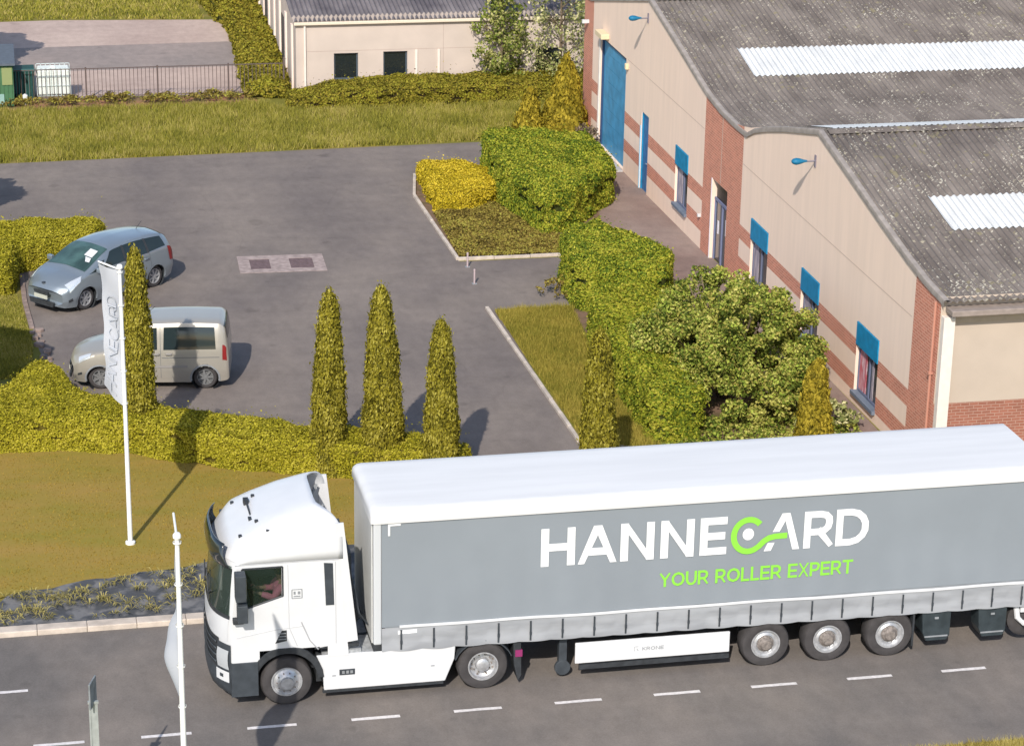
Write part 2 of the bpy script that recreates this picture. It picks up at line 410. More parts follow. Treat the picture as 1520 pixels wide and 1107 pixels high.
# ------------------------------------------------------------------ main hall (corrugated roof)
BY = 80.0
def B(x, y, z): return (20.8+(67-y)*.0115+x, y, z-.018*(BY-y))
beige = mat('beige_render', (.86, .66, .53), .9, var=.03, vscale=1.6, bump=.15, bscale=30, stretch=(1, 2.4, .22), detail=7)
def brickmat(name, base, mortar, k=1.0, axis='x'):
    m = bpy.data.materials.new(name); n, l, b = nodes(m); b.inputs['Roughness'].default_value = .9
    tc = n.new('ShaderNodeTexCoord'); sp = n.new('ShaderNodeSeparateXYZ'); cb = n.new('ShaderNodeCombineXYZ'); l.new(tc.outputs['Object'], sp.inputs[0])
    l.new(sp.outputs['Y' if axis == 'x' else 'X'], cb.inputs[0]); l.new(sp.outputs['Z'], cb.inputs[1])
    bt = n.new('ShaderNodeTexBrick'); bt.inputs['Scale'].default_value = 1; bt.inputs['Brick Width'].default_value = .22; bt.inputs['Row Height'].default_value = .075
    bt.inputs['Mortar Size'].default_value = .008; bt.inputs['Color1'].default_value = (*base, 1); bt.inputs['Color2'].default_value = (*[v*.8 for v in base], 1); bt.inputs['Mortar'].default_value = (*mortar, 1)
    l.new(cb.outputs[0], bt.inputs[0]); 
    no = n.new('ShaderNodeTexNoise'); no.inputs['Scale'].default_value = 2.5; no.inputs['Detail'].default_value = 6; l.new(tc.outputs['Object'], no.inputs[0])
    mr = n.new('ShaderNodeMapRange'); mr.inputs[3].default_value = .82; mr.inputs[4].default_value = 1.18; l.new(no.outputs[0], mr.inputs[0])
    vm = n.new('ShaderNodeVectorMath'); vm.operation = 'SCALE'; l.new(bt.outputs[0], vm.inputs[0]); l.new(mr.outputs[0], vm.inputs['Scale']); l.new(vm.outputs[0], b.inputs['Base Color'])
    MATS[name] = m; return m
brick = brickmat('red_brick', S(192, 122, 98, 1.0), S(205, 160, 140, 1.0))
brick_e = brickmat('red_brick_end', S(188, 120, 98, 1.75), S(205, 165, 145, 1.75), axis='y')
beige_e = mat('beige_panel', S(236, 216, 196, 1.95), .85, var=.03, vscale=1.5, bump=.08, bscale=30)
hall = empty('main_hall', B(0, 67, 0), 0, 'long beige and brick industrial hall with blue doors and grey corrugated roof', 'building')
H0 = Vector(hall.location)
def Bl(x, y, z): p = B(x, y, z); return (p[0]-H0.x, p[1]-H0.y, p[2]-H0.z)
TOP = [(84.6, 4.9), (83.6, 4.95), (80, 5.72), (76.1, 6.52), (74, 6.08), (72, 5.66), (70.3, 5.26), (69.4, 5.02), (68.2, 4.9), (66.8, 4.9), (65.7, 5.08), (65.0, 5.22), (64, 5.5), (62, 5.96), (59.3, 6.56), (57, 6.1), (54.5, 5.6), (52.6, 5.22), (52, 5.13), (51.3, 5.08), (50.4, 5.07)]
def topz(y):
    for (a, za), (b, zb) in zip(TOP, TOP[1:]):
        if b <= y <= a: return za+(zb-za)*(a-y)/(a-b)
    return TOP[-1][1]
OPEN = [('garage', 78.72, 82.15, .08, 3.98), ('sdoor', 75.68, 76.55, .06, 2.72), ('win', 71.0, 72.4, .8, 2.72), ('entry', 66.9, 68.42, .05, 2.75),
        ('win', 62.95, 64.5, .78, 2.7), ('win', 58.55, 60.0, .78, 2.68), ('win', 54.05, 55.6, .78, 2.68)]
def inb(y): return y > 83.3 or 65.6 < y < 69.4 or y < 52.0
ys = sorted({p[0] for p in TOP} | {o[1] for o in OPEN} | {o[2] for o in OPEN} | {83.3, 65.6, 69.4, 52.0})
wall = MB()
for y0, y1 in zip(ys, ys[1:]):
    ym = (y0+y1)/2; op = [o for o in OPEN if o[1] <= ym <= o[2]]
    zs = sorted({-.6, .76, 1.2, 1.74, 2.17} | ({op[0][3], op[0][4]} if op else set()))
    for z0, z1 in list(zip(zs, zs[1:]))+[(zs[-1], None)]:
        za = zb = z1
        if z1 is None: za, zb = topz(y0), topz(y1); zm = (z0+za)/2
        else: zm = (z0+z1)/2
        if op and op[0][3] < zm < op[0][4]: continue
        br = inb(ym) or .76 < zm < 1.2 or 1.74 < zm < 2.17
        wall.add([Bl(0, y0, z0), Bl(0, y1, z0), Bl(0, y1, zb), Bl(0, y0, za)], [(0, 1, 2, 3)], 1 if br else 0)
for _, y0, y1, z0, z1 in OPEN:      # reveals
    d = .22
    wall.add([Bl(0, y0, z0), Bl(0, y1, z0), Bl(0, y1, z1), Bl(0, y0, z1), Bl(d, y0, z0), Bl(d, y1, z0), Bl(d, y1, z1), Bl(d, y0, z1)],
             [(0, 1, 5, 4), (1, 2, 6, 5), (2, 3, 7, 6), (3, 0, 4, 7)], 0)
# back of wall, far end
wall.add([Bl(0, 84.6, -.6), Bl(0, 84.6, 4.9), Bl(24, 84.6, 4.9), Bl(24, 84.6, -.6)], [(0, 1, 2, 3)], 0)
wall.build('front_wall', [beige, brick], hall, fixn=False)
ew = MB()
ew.add([Bl(0, 50.4, -.6), Bl(24, 50.4, -.6), Bl(24, 50.4, 2.42), Bl(0, 50.4, 2.42)], [(0, 1, 2, 3)], 1)
ew.add([Bl(0, 50.4, 2.42), Bl(24, 50.4, 2.42), Bl(24, 50.4, 5.07), Bl(0, 50.4, 5.07)], [(0, 1, 2, 3)], 0)
ew.add([Bl(24, 50.4, -.6), Bl(24, 84.6, -.6), Bl(24, 84.6, 5.07), Bl(24, 50.4, 5.07)], [(0, 1, 2, 3)], 0)
ew.build('end_wall', [beige_e, brick_e], hall, fixn=False)
# panel joints on the render
groove = mat('joint_grey', S(188, 164, 148, .95), .9)
mb = MB()
for a, b in ((69.45, 78.5), (52.1, 65.55)):
    p = [Bl(-.004, a, 3.99), Bl(-.004, b, 3.99), Bl(-.004, b, 4.012), Bl(-.004, a, 4.012)]; mb.add(p, [(0, 1, 2, 3)])
mb.add([Bl(-.004, 67.6, 2.8), Bl(-.004, 67.66, 2.8), Bl(-.004, 67.66, 4.88), Bl(-.004, 67.6, 4.88)], [(0, 1, 2, 3)])
mb.build('panel_joint', groove, hall, fixn=False)
blue = mat('blue_paint', S(20, 112, 150, .85), .5, var=.12, vscale=5)
blue_door = mat('blue_door_paint', S(60, 125, 160, .85), .5, var=.14, vscale=2.5)
blue_dk = mat('blue_frame', S(50, 95, 140, .85), .5, var=.15, vscale=5)
sill_m = mat('sill_grey', S(120, 130, 145, 1.4), .7, var=.1)
curt = mat('curtain_red', S(160, 70, 80, .8), .9, col2=S(190, 170, 175, .8), vscale=6, stretch=(1, 6, .4))
curt2 = mat('curtain_pale', S(150, 140, 145, .8), .9, col2=S(95, 90, 105, .8), vscale=5, stretch=(1, 6, .4))
wglass = mat('window_glass', (.05, .055, .06), .08, spec=.7, var=.2, vscale=3)
white_frame = mat('white_trim', S(238, 226, 214, 1.3), .6, var=.04)
pale_frame = mat('pale_frame', S(205, 200, 205, .9), .6, var=.05)
def bbox(mb, x0, x1, y0, y1, z0, z1, mi=0):
    vs = [Bl(x, y, z) for z in (z0, z1) for y in (y0, y1) for x in (x0, x1)]
    mb.add(vs, [(0, 2, 3, 1), (4, 5, 7, 6), (0, 1, 5, 4), (2, 6, 7, 3), (0, 4, 6, 2), (1, 3, 7, 5)], mi)
for i, (k, y0, y1, z0, z1) in enumerate(OPEN):
    m = MB(); e = .003
    if k == 'garage':
        for j in range(8):
            a = z0+(z1-z0)*j/8; b = z0+(z1-z0)*(j+1)/8
            bbox(m, .1, .14, y0+.06, y1-.12, a+.004, b-.004)
        d = m.build('roller_door', blue_door, hall)
        f = MB(); bbox(f, .04, .16, y0+e, y0+.06, z0, z1-e); bbox(f, .04, .16, y1-.12, y1-e, z0, z1-e); bbox(f, .04, .2, y0+.06, y1-.12, z1-.08, z1-e)
        f.build('door_frame', mat('frame_navy', S(40, 60, 90, .85), .5), hall)
        f = MB(); bbox(f, -.05, -.004, y1+.0, y1+.12, z0, z1); f.build('door_trim', white_frame, hall)
        f = MB(); bbox(f, -.7, -.02, y0-.1, y1+.2, -.25, .075); f.build('door_ramp', mat('ramp_concrete', S(200, 196, 195), .9, var=.1), hall, bevel=.01)
        f = MB(); bbox(f, -.3, 0, y1-1.1, y1-.2, z1+.12, z1+.3); f.build('light_box', mat('box_cream', S(215, 195, 160, 1.1), .7), hall, bevel=.02); f = MB(); bbox(f, -.12, 0, y0-.35, y0-.2, z1-.3, z1-.1); f.build('alarm_box', MATS['box_cream'], hall, bevel=.02)
    elif k == 'sdoor':
        bbox(m, .06, .12, y0+.07, y1-.07, z0, z1-.07); bbox(m, .05, .058, y0+.25, y0+.29, z0+1.0, z0+1.06); d = m.build('side_door', blue_dk, hall)
        f = MB(); bbox(f, .02, .16, y0+e, y0+.07, z0, z1-e); bbox(f, .02, .16, y1-.07, y1-e, z0, z1-e); bbox(f, .02, .16, y0+.07, y1-.07, z1-.07, z1-e); f.build('door_frame', blue, hall)
        f = MB(); bbox(f, -.03, -.004, y1, y1+.07, z0, z1-.5); f.build('door_trim', mat('trim_pale_blue', S(160, 195, 215, .95), .6), hall)
        f = MB(); f.box(0, 0, 0, 0, 0, 0); f = MB(); p = Bl(.05, y0+.14, 1.1); f.tube([p, (p[0]-.05, p[1], p[2]), (p[0]-.05, p[1]+.12, p[2])], .012, 6); f.build('handle', steel, d)
    elif k == 'entry':
        bbox(m, .14, .17, y0+.05, y1-.05, z0, z1-.62); d = m.build('entrance_door', wglass, hall)
        f = MB()
        for a, b in ((y0+e, y0+.07), (y1-.07, y1-e), ((y0+y1)/2-.04, (y0+y1)/2+.04)): bbox(f, .1, .19, a, b, z0, z1-.62)
        bbox(f, .09, .2, y0+e, y1-e, z1-.66, z1-.58); bbox(f, .1, .19, y0+.07, y1-.07, z0, z0+.12)
        f.build('door_frame', mat('frame_slate', S(100, 105, 130, .85), .5), d)
        f = MB(); bbox(f, .13, .15, y0+.1, y1-.1, z1-.58, z1-.02); f.build('transom', mat('transom_dark', (.03, .022, .025), .4), hall)
        
        for nb in ((y0+.15, y0+.42, 1.25, 1.75), (y0+.15, y0+.25, .35, 1.15), (y1-.4, y1-.3, 1.1, 1.5)): f = MB(); bbox(f, .12, .138, *nb); f.build('notice', pale_frame, d)
        f = MB(); bbox(f, -.02, -.003, y1, y1+.05, z0, z1); f.build('door_trim', pale_frame, hall)
    else:
        last = (y1 < 56)
        gl = MB(); bbox(gl, .12, .14, y0+.05, y1-.05, z0+.06, z1-.62)
        wf = MB()
        for a, b in ((y0+e, y0+.06), (y1-.06, y1-e), ((y0+y1)/2-.03, (y0+y1)/2+.03)): bbox(wf, .08, .17, a, b, z0+.04, z1-.6)
        bbox(wf, .08, .17, y0+.06, y1-.06, z0+.03, z0+.09); wf_ = wf.build('window', mat('frame_grey', S(90, 95, 115, .85), .5), hall)
        gl.build('pane', wglass, wf_)
        cu = MB()
        bbox(cu, .105, .118, y1-(.55 if last else .5), y1-.06, z0+.1, z1-.64)
        cu.build('curtain', curt if last else curt2, wf_)
        if last:
            cu = MB(); bbox(cu, .105, .118, y0+.5, y0+.62, z0+.1, z1-.64); cu.build('curtain', curt2, wf_)
        sh = MB(); bbox(sh, -.03, .1, y0+.005, y1-.005, z1-.62, z1-.01); sh.build('shutter_box', blue, wf_, bevel=.01)
        si = MB(); bbox(si, -.09, .1, y0-.03, y1+.03, z0-.07, z0+.03); si.build('sill', sill_m, wf_, bevel=.008)
        if y1 < 61: pass
# lamps on brackets on the wall
for i, (ly, lz) in enumerate(((59.45, 5.42+.37), (76.15, 5.87+.07))):
    m = MB(); p = Bl(0, ly, lz)
    m.box(p[0]-.03, p[0]-.002, p[1]-.05, p[1]+.05, p[2]-.16, p[2]+.16)
    m.tube([(p[0]-.01, p[1], p[2]), (p[0]-.28, p[1], p[2])], .022, 8)
    br = m.build('wall_lamp', mat('bracket_grey', S(110, 105, 115, .9), .6), hall)
    h = MB(); prof = [(0, 0), (.035, .0), (.05, .08), (.10, .2), (.115, .3), (.09, .38), (.04, .42), (0, .425)]
    vs = []; n = 14
    for r, t in prof:
        for j in range(n): a = 2*pi*j/n; vs.append((p[0]-.25-t, p[1]+r*cos(a), p[2]+r*1.0*sin(a)*(.8)+.01))
    h.add(vs, [(a*n+j, a*n+(j+1) % n, (a+1)*n+(j+1) % n, (a+1)*n+j) for a in range(len(prof)-1) for j in range(n)])
    h.build('lamp_shade', mat('lamp_blue', S(25, 105, 140, 1.1), .5), br, smooth=True)
# corrugated roof
def roofmat(name, base, dark, spots=True, white=False):
    m = bpy.data.materials.new(name); n, l, b = nodes(m); b.inputs['Roughness'].default_value = .9; b.inputs['Specular IOR Level'].default_value = .2
    tc = n.new('ShaderNodeTexCoord')
    def noise(s, d=4, st=None):
        t = n.new('ShaderNodeTexNoise'); t.inputs['Scale'].default_value = s; t.inputs['Detail'].default_value = d
        if st:
            mp = n.new('ShaderNodeMapping'); mp.inputs['Scale'].default_value = st; l.new(tc.outputs['Object'], mp.inputs[0]); l.new(mp.outputs[0], t.inputs[0])
        else: l.new(tc.outputs['Object'], t.inputs[0])
        return t
    r = n.new('ShaderNodeValToRGB'); r.color_ramp.elements[0].color = (*dark, 1); r.color_ramp.elements[1].color = (*base, 1)
    r.color_ramp.elements[0].position = .35; r.color_ramp.elements[1].position = .65; l.new(noise(1.1, 8, (1, .5, 1)).outputs[0], r.inputs[0])
    out = r.outputs[0]
    if spots:
        for sc, th, col, big in ((8, .665, S(184, 174, 152), .35), (14, .66, S(212, 204, 186), .6), (4.3, .66, S(146, 136, 112), .3)):
            t = noise(sc, 3); g = noise(big, 3)
            ad = n.new('ShaderNodeMath'); ad.operation = 'MULTIPLY_ADD'; ad.inputs[1].default_value = .35; l.new(g.outputs[0], ad.inputs[0]); l.new(t.outputs[0], ad.inputs[2])
            st = n.new('ShaderNodeMapRange'); st.inputs[1].default_value = th+.165; st.inputs[2].default_value = th+.19; l.new(ad.outputs[0], st.inputs[0])
            mx = n.new('ShaderNodeMix'); mx.data_type = 'RGBA'; l.new(st.outputs[0], mx.inputs[0]); l.new(out, mx.inputs[6]); mx.inputs[7].default_value = (*col, 1); out = mx.outputs[2]
    sx = n.new('ShaderNodeSeparateXYZ'); l.new(tc.outputs['Object'], sx.inputs[0])
    mo = n.new('ShaderNodeMath'); mo.operation = 'PINGPONG'; mo.inputs[1].default_value = .72; l.new(sx.outputs['Y'], mo.inputs[0])
    lp = n.new('ShaderNodeMapRange'); lp.inputs[1].default_value = .0; lp.inputs[2].default_value = .035; lp.inputs[3].default_value = .80; lp.inputs[4].default_value = 1; l.new(mo.outputs[0], lp.inputs[0])
    sk_ = noise(1.6, 5, (3.5, .3, 1)); s2 = n.new('ShaderNodeMapRange'); s2.inputs[1].default_value = .35; s2.inputs[2].default_value = .65; s2.inputs[3].default_value = .88; s2.inputs[4].default_value = 1.1; l.new(sk_.outputs[0], s2.inputs[0])
    ml = n.new('ShaderNodeMath'); ml.operation = 'MULTIPLY'; l.new(lp.outputs[0], ml.inputs[0]); l.new(s2.outputs[0], ml.inputs[1])
    vs_ = n.new('ShaderNodeVectorMath'); vs_.operation = 'SCALE'; l.new(out, vs_.inputs[0]); l.new(ml.outputs[0], vs_.inputs['Scale'])
    l.new(vs_.outputs[0], b.inputs['Base Color']); MATS[name] = m; return m
roof_m = roofmat('fibre_cement', S(138, 128, 120, 1.32), S(110, 101, 95, 1.32))
sky_m = mat('skylight_sheet', (.60, .60, .585), .5, var=.09, vscale=1.8, stretch=(2.5, .6, 1))
PITCHR = .177
RP = [(84.9, 4.95), (83.6, 5.02), (80, 5.78), (76.1, 6.6), (74, 6.16), (72, 5.74), (70.3, 5.36), (69.2, 5.14), (67.8, 4.98), (66.2, 4.93), (65.3, 4.95), (64.6, 5.26), (63.5, 5.6), (62, 6.0), (59.3, 6.64), (57, 6.18), (54.5, 5.66), (52.6, 5.3), (51.4, 5.12), (50.15, 5.02)]
def roofz(y):
    for (a, za), (b, zb) in zip(RP, RP[1:]):
        if b <= y <= a: return za+(zb-za)*(a-y)/(a-b)
def corr(mb, x0, x1, yl, off, mi=0):
    n = int(round((x1-x0)/PITCHR*6)); P = []
    for i in range(n+1):
        x = x0+PITCHR*i/6
        P.append([Bl(x, y, roofz(y)+off+.026*cos(2*pi*x/PITCHR)) for y in yl])
    mb.grid(P, mi)
def ylist(a, b):
    L = {a, b} | {p[0] for p in RP if a < p[0] < b}
    return sorted(L)
mb = MB(); corr(mb, -.04, 22, ylist(50.15, 76.1), 0); mb.build('roof', roof_m, hall, smooth=True, fixn=False)
mb = MB(); corr(mb, -.04, 22, ylist(76.1, 84.9), 0); mb.build('roof', roof_m, hall, smooth=True, fixn=False)
def skyl(xs, x1, y0, y1):
    mb = MB(); xs = round(xs/PITCHR)*PITCHR; corr(mb, xs, x1, ylist(y0, y1), .022); mb.build('skylight', sky_m, hall, smooth=True, fixn=False)
skyl(1.85, 22, 70.3, 72.2); skyl(1.55, 22, 53.85, 55.55); skyl(.75, 22, 60.3, 62.4); skyl(.2, 2.6, 76.6, 78.0); skyl(3.4, 12, 76.6, 78.0)
# verge coping following the gable line
cop = mat('coping_grey', S(156, 146, 138, 1.2), .85, var=.15, vscale=4)
P = []
for y, z in RP:
    P.append([Bl(x, y, z+dz) for x, dz in ((-.04, -.10), (-.05, .0), (-.035, .045), (.02, .058), (.10, .045), (.11, .0))])
mb = MB(); mb.grid(P); mb.build('verge', cop, hall, smooth=True)
for yc in (59.3, 76.1):
    mb = MB(); P = []
    for dy, dz in ((-.25, -.05+.05), (-.1, .035), (0, .05), (.1, .035), (.25, 0)):
        P.append([Bl(x, yc+dy, roofz(yc+dy)+.035+dz*.6) for x in (.2, 22)])
    mb.grid(P); mb.build('ridge_cap', roof_m, hall, smooth=True)
mb = MB(); bbox(mb, .1, 22, 49.95, 50.38, 4.72, 4.86); mb.build('gutter', mat('gutter_grey', S(165, 150, 140, 1.5), .8, var=.12), hall, bevel=.02)
mb = MB(); bbox(mb, .30, 22, 50.31, 50.396, 4.45, 4.7); mb.build('fascia', mat('fascia_pale', S(208, 188, 165, 1.5), .8, var=.06), hall)
mb = MB(); bbox(mb, .02, .3, 50.2, 50.395, -.55, 4.62); mb.build('corner_post', white_frame, hall, bevel=.01)
mb = MB()
for zz in (1.6, 3.1): bbox(mb, -.12, -.01, 50.55, 50.65, zz, zz+.05)
p = Bl(-.06, 50.6, 0); q = Bl(-.06, 50.6, 4.9); mb.tube([(p[0], p[1], p[2]), (q[0], q[1], q[2])], .035, 8); mb.build('downpipe', mat('pipe_brick', S(170, 120, 102, .95), .7), hall)
mb = MB(); p = Bl(0, 84.0, 4.1); mb.box(p[0]-.25, p[0], p[1]-.06, p[1]+.06, p[2]-.06, p[2]+.06); mb.build('floodlight', white_paint, hall)
mb = MB(); p = Bl(0, 69.5, 1.25); mb.box(p[0]-.1, p[0]-.004, p[1]-.05, p[1]+.05, p[2]-.04, p[2]+.04); mb.build('doorbell_box', white_paint, hall)
# ------------------------------------------------------------------ lettering drawn as strokes
FONT = {
 'H': (.86, [[(0, 0), (0, 1)], [(.86, 0), (.86, 1)], [(0, .5), (.86, .5)]]),
 'A': (.98, [[(0, 0), (.44, 1)], [(.98, 0), (.54, 1)], [(.2, .27), (.78, .27)]]),
 'N': (.86, [[(0, 0), (0, 1)], [(.86, 0), (.86, 1)], [(.04, 1), (.82, 0)]]),
 'E': (.66, [[(.66, 0), (0, 0), (0, 1), (.66, 1)], [(0, .5), (.6, .5)]]),
 'R': (.76, [[(0, 0), (0, 1)], [(.0, 1), (.42, 1), (.6, .96), (.7, .86), (.72, .72), (.68, .56), (.56, .46), (.4, .42), (0, .42)], [(.42, .42), (.76, 0)]]),
 'D': (.82, [[(0, 0), (0, 1), (.36, 1), (.58, .94), (.74, .8), (.82, .62), (.82, .38), (.74, .2), (.58, .06), (.36, 0), (0, 0)]]),
 'C': (.86, [[(.86, .84), (.7, .95), (.5, 1), (.28, .94), (.1, .8), (0, .58), (0, .4), (.1, .2), (.28, .06), (.5, 0), (.7, .04), (.86, .16)]]),
 'Y': (.8, [[(0, 1), (.4, .48), (.8, 1)], [(.4, .48), (.4, 0)]]),
 'O': (1.0, [[(1, .5), (.95, .72), (.8, .9), (.5, 1), (.2, .9), (.05, .72), (0, .5), (.05, .28), (.2, .1), (.5, 0), (.8, .1), (.95, .28), (1, .5)]]),
 'U': (.8, [[(0, 1), (0, .38), (.08, .16), (.24, .03), (.4, 0), (.56, .03), (.72, .16), (.8, .38), (.8, 1)]]),
 'L': (.58, [[(0, 1), (0, 0), (.58, 0)]]),
 'X': (.76, [[(0, 0), (.76, 1)], [(0, 1), (.76, 0)]]),
 'P': (.7, [[(0, 0), (0, 1)], [(0, 1), (.42, 1), (.6, .96), (.7, .84), (.7, .68), (.62, .5), (.42, .42), (0, .42)]]),
 'T': (.78, [[(0, 1), (.78, 1)], [(.39, 1), (.39, 0)]]),
 'K': (.74, [[(0, 0), (0, 1)], [(.74, 1), (0, .4)], [(.2, .56), (.76, 0)]]),
}
def stroke2d(pts, wd):
    """mitred strip -> (verts2d, faces)"""
    n = len(pts); closed = pts[0] == pts[-1]; vs = []
    for i, p in enumerate(pts):
        if closed: a = pts[i-1] if i > 0 else pts[-2]; b = pts[i+1] if i < n-1 else pts[1]
        else: a = pts[max(i-1, 0)]; b = pts[min(i+1, n-1)]
        def nrm(u, v):
            dx, dy = v[0]-u[0], v[1]-u[1]; L = math.hypot(dx, dy) or 1; return (-dy/L, dx/L)
        n1 = nrm(a, p) if a != p else nrm(p, b); n2 = nrm(p, b) if b != p else n1
        mx, my = n1[0]+n2[0], n1[1]+n2[1]; L2 = mx*mx+my*my
        k = 2/max(L2, .55) if L2 > 0 else 1
        ox, oy = mx*k*wd/2, my*k*wd/2
        vs += [(p[0]+ox, p[1]+oy), (p[0]-ox, p[1]-oy)]
    return vs, [(2*i, 2*i+1, 2*i+3, 2*i+2) for i in range(n-1)]
def letters(mb, text, fn, x, z0, h, wd, gap=.24, widths=None, sx=1.0):
    """text in a plane; fn(x, z, layer) -> 3d point. strokes overlap: each stroke gets its own tiny layer"""
    lay = 0
    for i, ch in enumerate(text):
        if ch == ' ': x += .45*h*sx; continue
        W, st = FONT[ch]
        s = h-wd; k = s*sx
        if widths: x, k = widths[i][0]+wd/2, (widths[i][1]-widths[i][0]-wd)/W
        lay = 0
        for q in st:
            pts = [(x+a*k, z0+wd/2+b*s) for a, b in q]
            if pts[0] != pts[-1]:      # square caps
                def ext(a, b):
                    L = math.hypot(a[0]-b[0], a[1]-b[1]) or 1
                    return (a[0]+(a[0]-b[0])/L*wd/2, a[1]+(a[1]-b[1])/L*wd/2)
                cp = [ext(pts[0], pts[1])]+pts[1:-1]+[ext(pts[-1], pts[-2])]
            else: cp = pts
            vs, fs = stroke2d(cp, wd); lay += 1
            if len(q) == 2 and q[0][0] != q[1][0] and abs(q[0][1]-q[1][1]) == 1:      # full-height diagonal: flat feet
                (xa, za), (xb, zb_) = pts; s1, s2 = (-wd/2, wd/2) if za < zb_ else (wd/2, -wd/2)
                hw = wd/2*math.hypot(xb-xa, zb_-za)/abs(zb_-za); dx = (xb-xa)/abs(zb_-za)*wd/2
                vs = [(xa-hw-dx, za+s1), (xa+hw-dx, za+s1), (xb+hw+dx, zb_+s2), (xb-hw+dx, zb_+s2)]; fs = [(0, 1, 2, 3)]
            mb.add([fn(min(max(a, x-wd/2), x+W*k+wd*.5), min(max(b, z0), z0+h), lay) for a, b in vs], fs)
        x += W*k+gap*h*sx
    return x

# ------------------------------------------------------------------ the lorry
TX, TY = 3.2, 42.72
truck = empty('articulated_lorry', (TX, TY, 0), 0, 'white articulated lorry with grey curtain-sided trailer lettered HANNECARD driving on the road', 'lorry')
trailer_white = mat('trailer_roof_white', (.67, .66, .65), .45, var=.035, vscale=1.2, stretch=(.25, 3, 1), bump=.12, bscale=3)
curtain_m = mat('curtain_grey', S(158, 165, 172, 1.66), .6, var=.035, vscale=.7, spec=.3, bump=.25, bscale=1.3)
curtain_lo = mat('curtain_hem', S(182, 184, 188, 1.6), .6, col2=S(166, 168, 172, 1.6), vscale=1.2, stretch=(.6, 1, 3), bump=.1, bscale=3)
def rake(z): return .10*max(0., z-1.7)
def cabx(y, z): return .02+.36*abs(y/1.24)**3.2+rake(z)
def outline(z, W=1.24, xr=2.42, off=0., ny=24, y0=None, y1=None):
    pts = []
    for j in range(ny+1):
        t = -1+2*j/ny; y = W*math.copysign(abs(t)**.8, t)
        pts.append((cabx(y, z)-off, y))
    return pts
cabp = []
zc = [.98, 1.2, 1.45, 1.7, 1.95, 2.1, 2.3, 2.5, 2.7, 2.9, 2.96, 3.04]
xs_side = [.45, .60, .75, .9, 1.05, 1.2, 1.34, 1.6, 1.9, 2.2, 2.42]
WB = (.60, 1.34)                              # side window x range
cb = MB()
# front skin, windscreen opening between z 1.95 and 2.9 and |y|<1.13
ny = 24
Pf = [outline(z, ny=ny) for z in zc]
vs = [(x, y, z) for z, row in zip(zc, Pf) for x, y in row]
fs = []
for i in range(len(zc)-1):
    for j in range(ny):
        ym = (Pf[i][j][1]+Pf[i][j+1][1])/2; zm = (zc[i]+zc[i+1])/2
        if 1.95 < zm < 2.9 and abs(ym) < 1.17: continue
        fs.append((i*(ny+1)+j, i*(ny+1)+j+1, (i+1)*(ny+1)+j+1, (i+1)*(ny+1)+j))
cb.add(vs, fs)
for sgn in (-1, 1):
    R = []
    for i, z in enumerate(zc):
        x0 = cabx(1.24, z); row = [(x0, sgn*1.24, z)]
        for x in xs_side:
            row.append((max(x, x0+.01*len(row)) + (max(0, (3.04-z))*.09 if x > 2.3 else 0), sgn*1.24, z))
        R.append(row)
    n = len(R[0]); vs = [p for r in R for p in r]; fs = []
    for i in range(len(zc)-1):
        for j in range(n-1):
            zm = (zc[i]+zc[i+1])/2; xm = (R[i][j][0]+R[i][j+1][0])/2
            if 2.1 < zm < 2.9 and WB[0] < xm < WB[1]: continue
            if zm < 1.2 and .85 < xm < 2.1: continue
            fs.append((i*n+j, i*n+j+1, (i+1)*n+j+1, (i+1)*n+j))
    cb.add(vs, fs)
cb.add([(2.6, -1.24, .98), (2.6, 1.24, .98), (2.42, 1.24, 3.04), (2.42, -1.24, 3.04)], [(0, 1, 2, 3)])
cab = cb.build('cab', white_paint, truck, smooth=True)
# dark interior: floor, rear wall, seat, dash
mb = MB(); mb.box(.4, 2.3, -1.16, 1.16, 1.3, 1.4); mb.box(1.75, 1.85, -1.18, 1.18, 1.4, 3.0); mb.box(.42, .8, -1.1, 1.1, 1.4, 1.98); mb.box(.5, 1.8, -1.18, 1.18, 2.97, 3.0); mb.build('interior', black_plastic, cab, bevel=.02)
for yy in (-.62, .62):
    mb = MB(); mb.box(1.1, 1.6, yy-.25, yy+.25, 1.4, 1.78); mb.box(1.5, 1.66, yy-.24, yy+.24, 1.7, 2.55); mb.build('seat', dark_grey, cab, bevel=.05)
mb = MB(); mb.tube([(.98+.2*sin(a)*.5, -.62+.2*cos(a), 1.98+.2*sin(a)*.8) for a in np.linspace(0, 2*pi, 20)], .015, 6, cap=False); mb.tube([(.98, -.62, 1.98), (.75, -.62, 1.8)], .03, 6); mb.build('steering_wheel', black_plastic, cab)
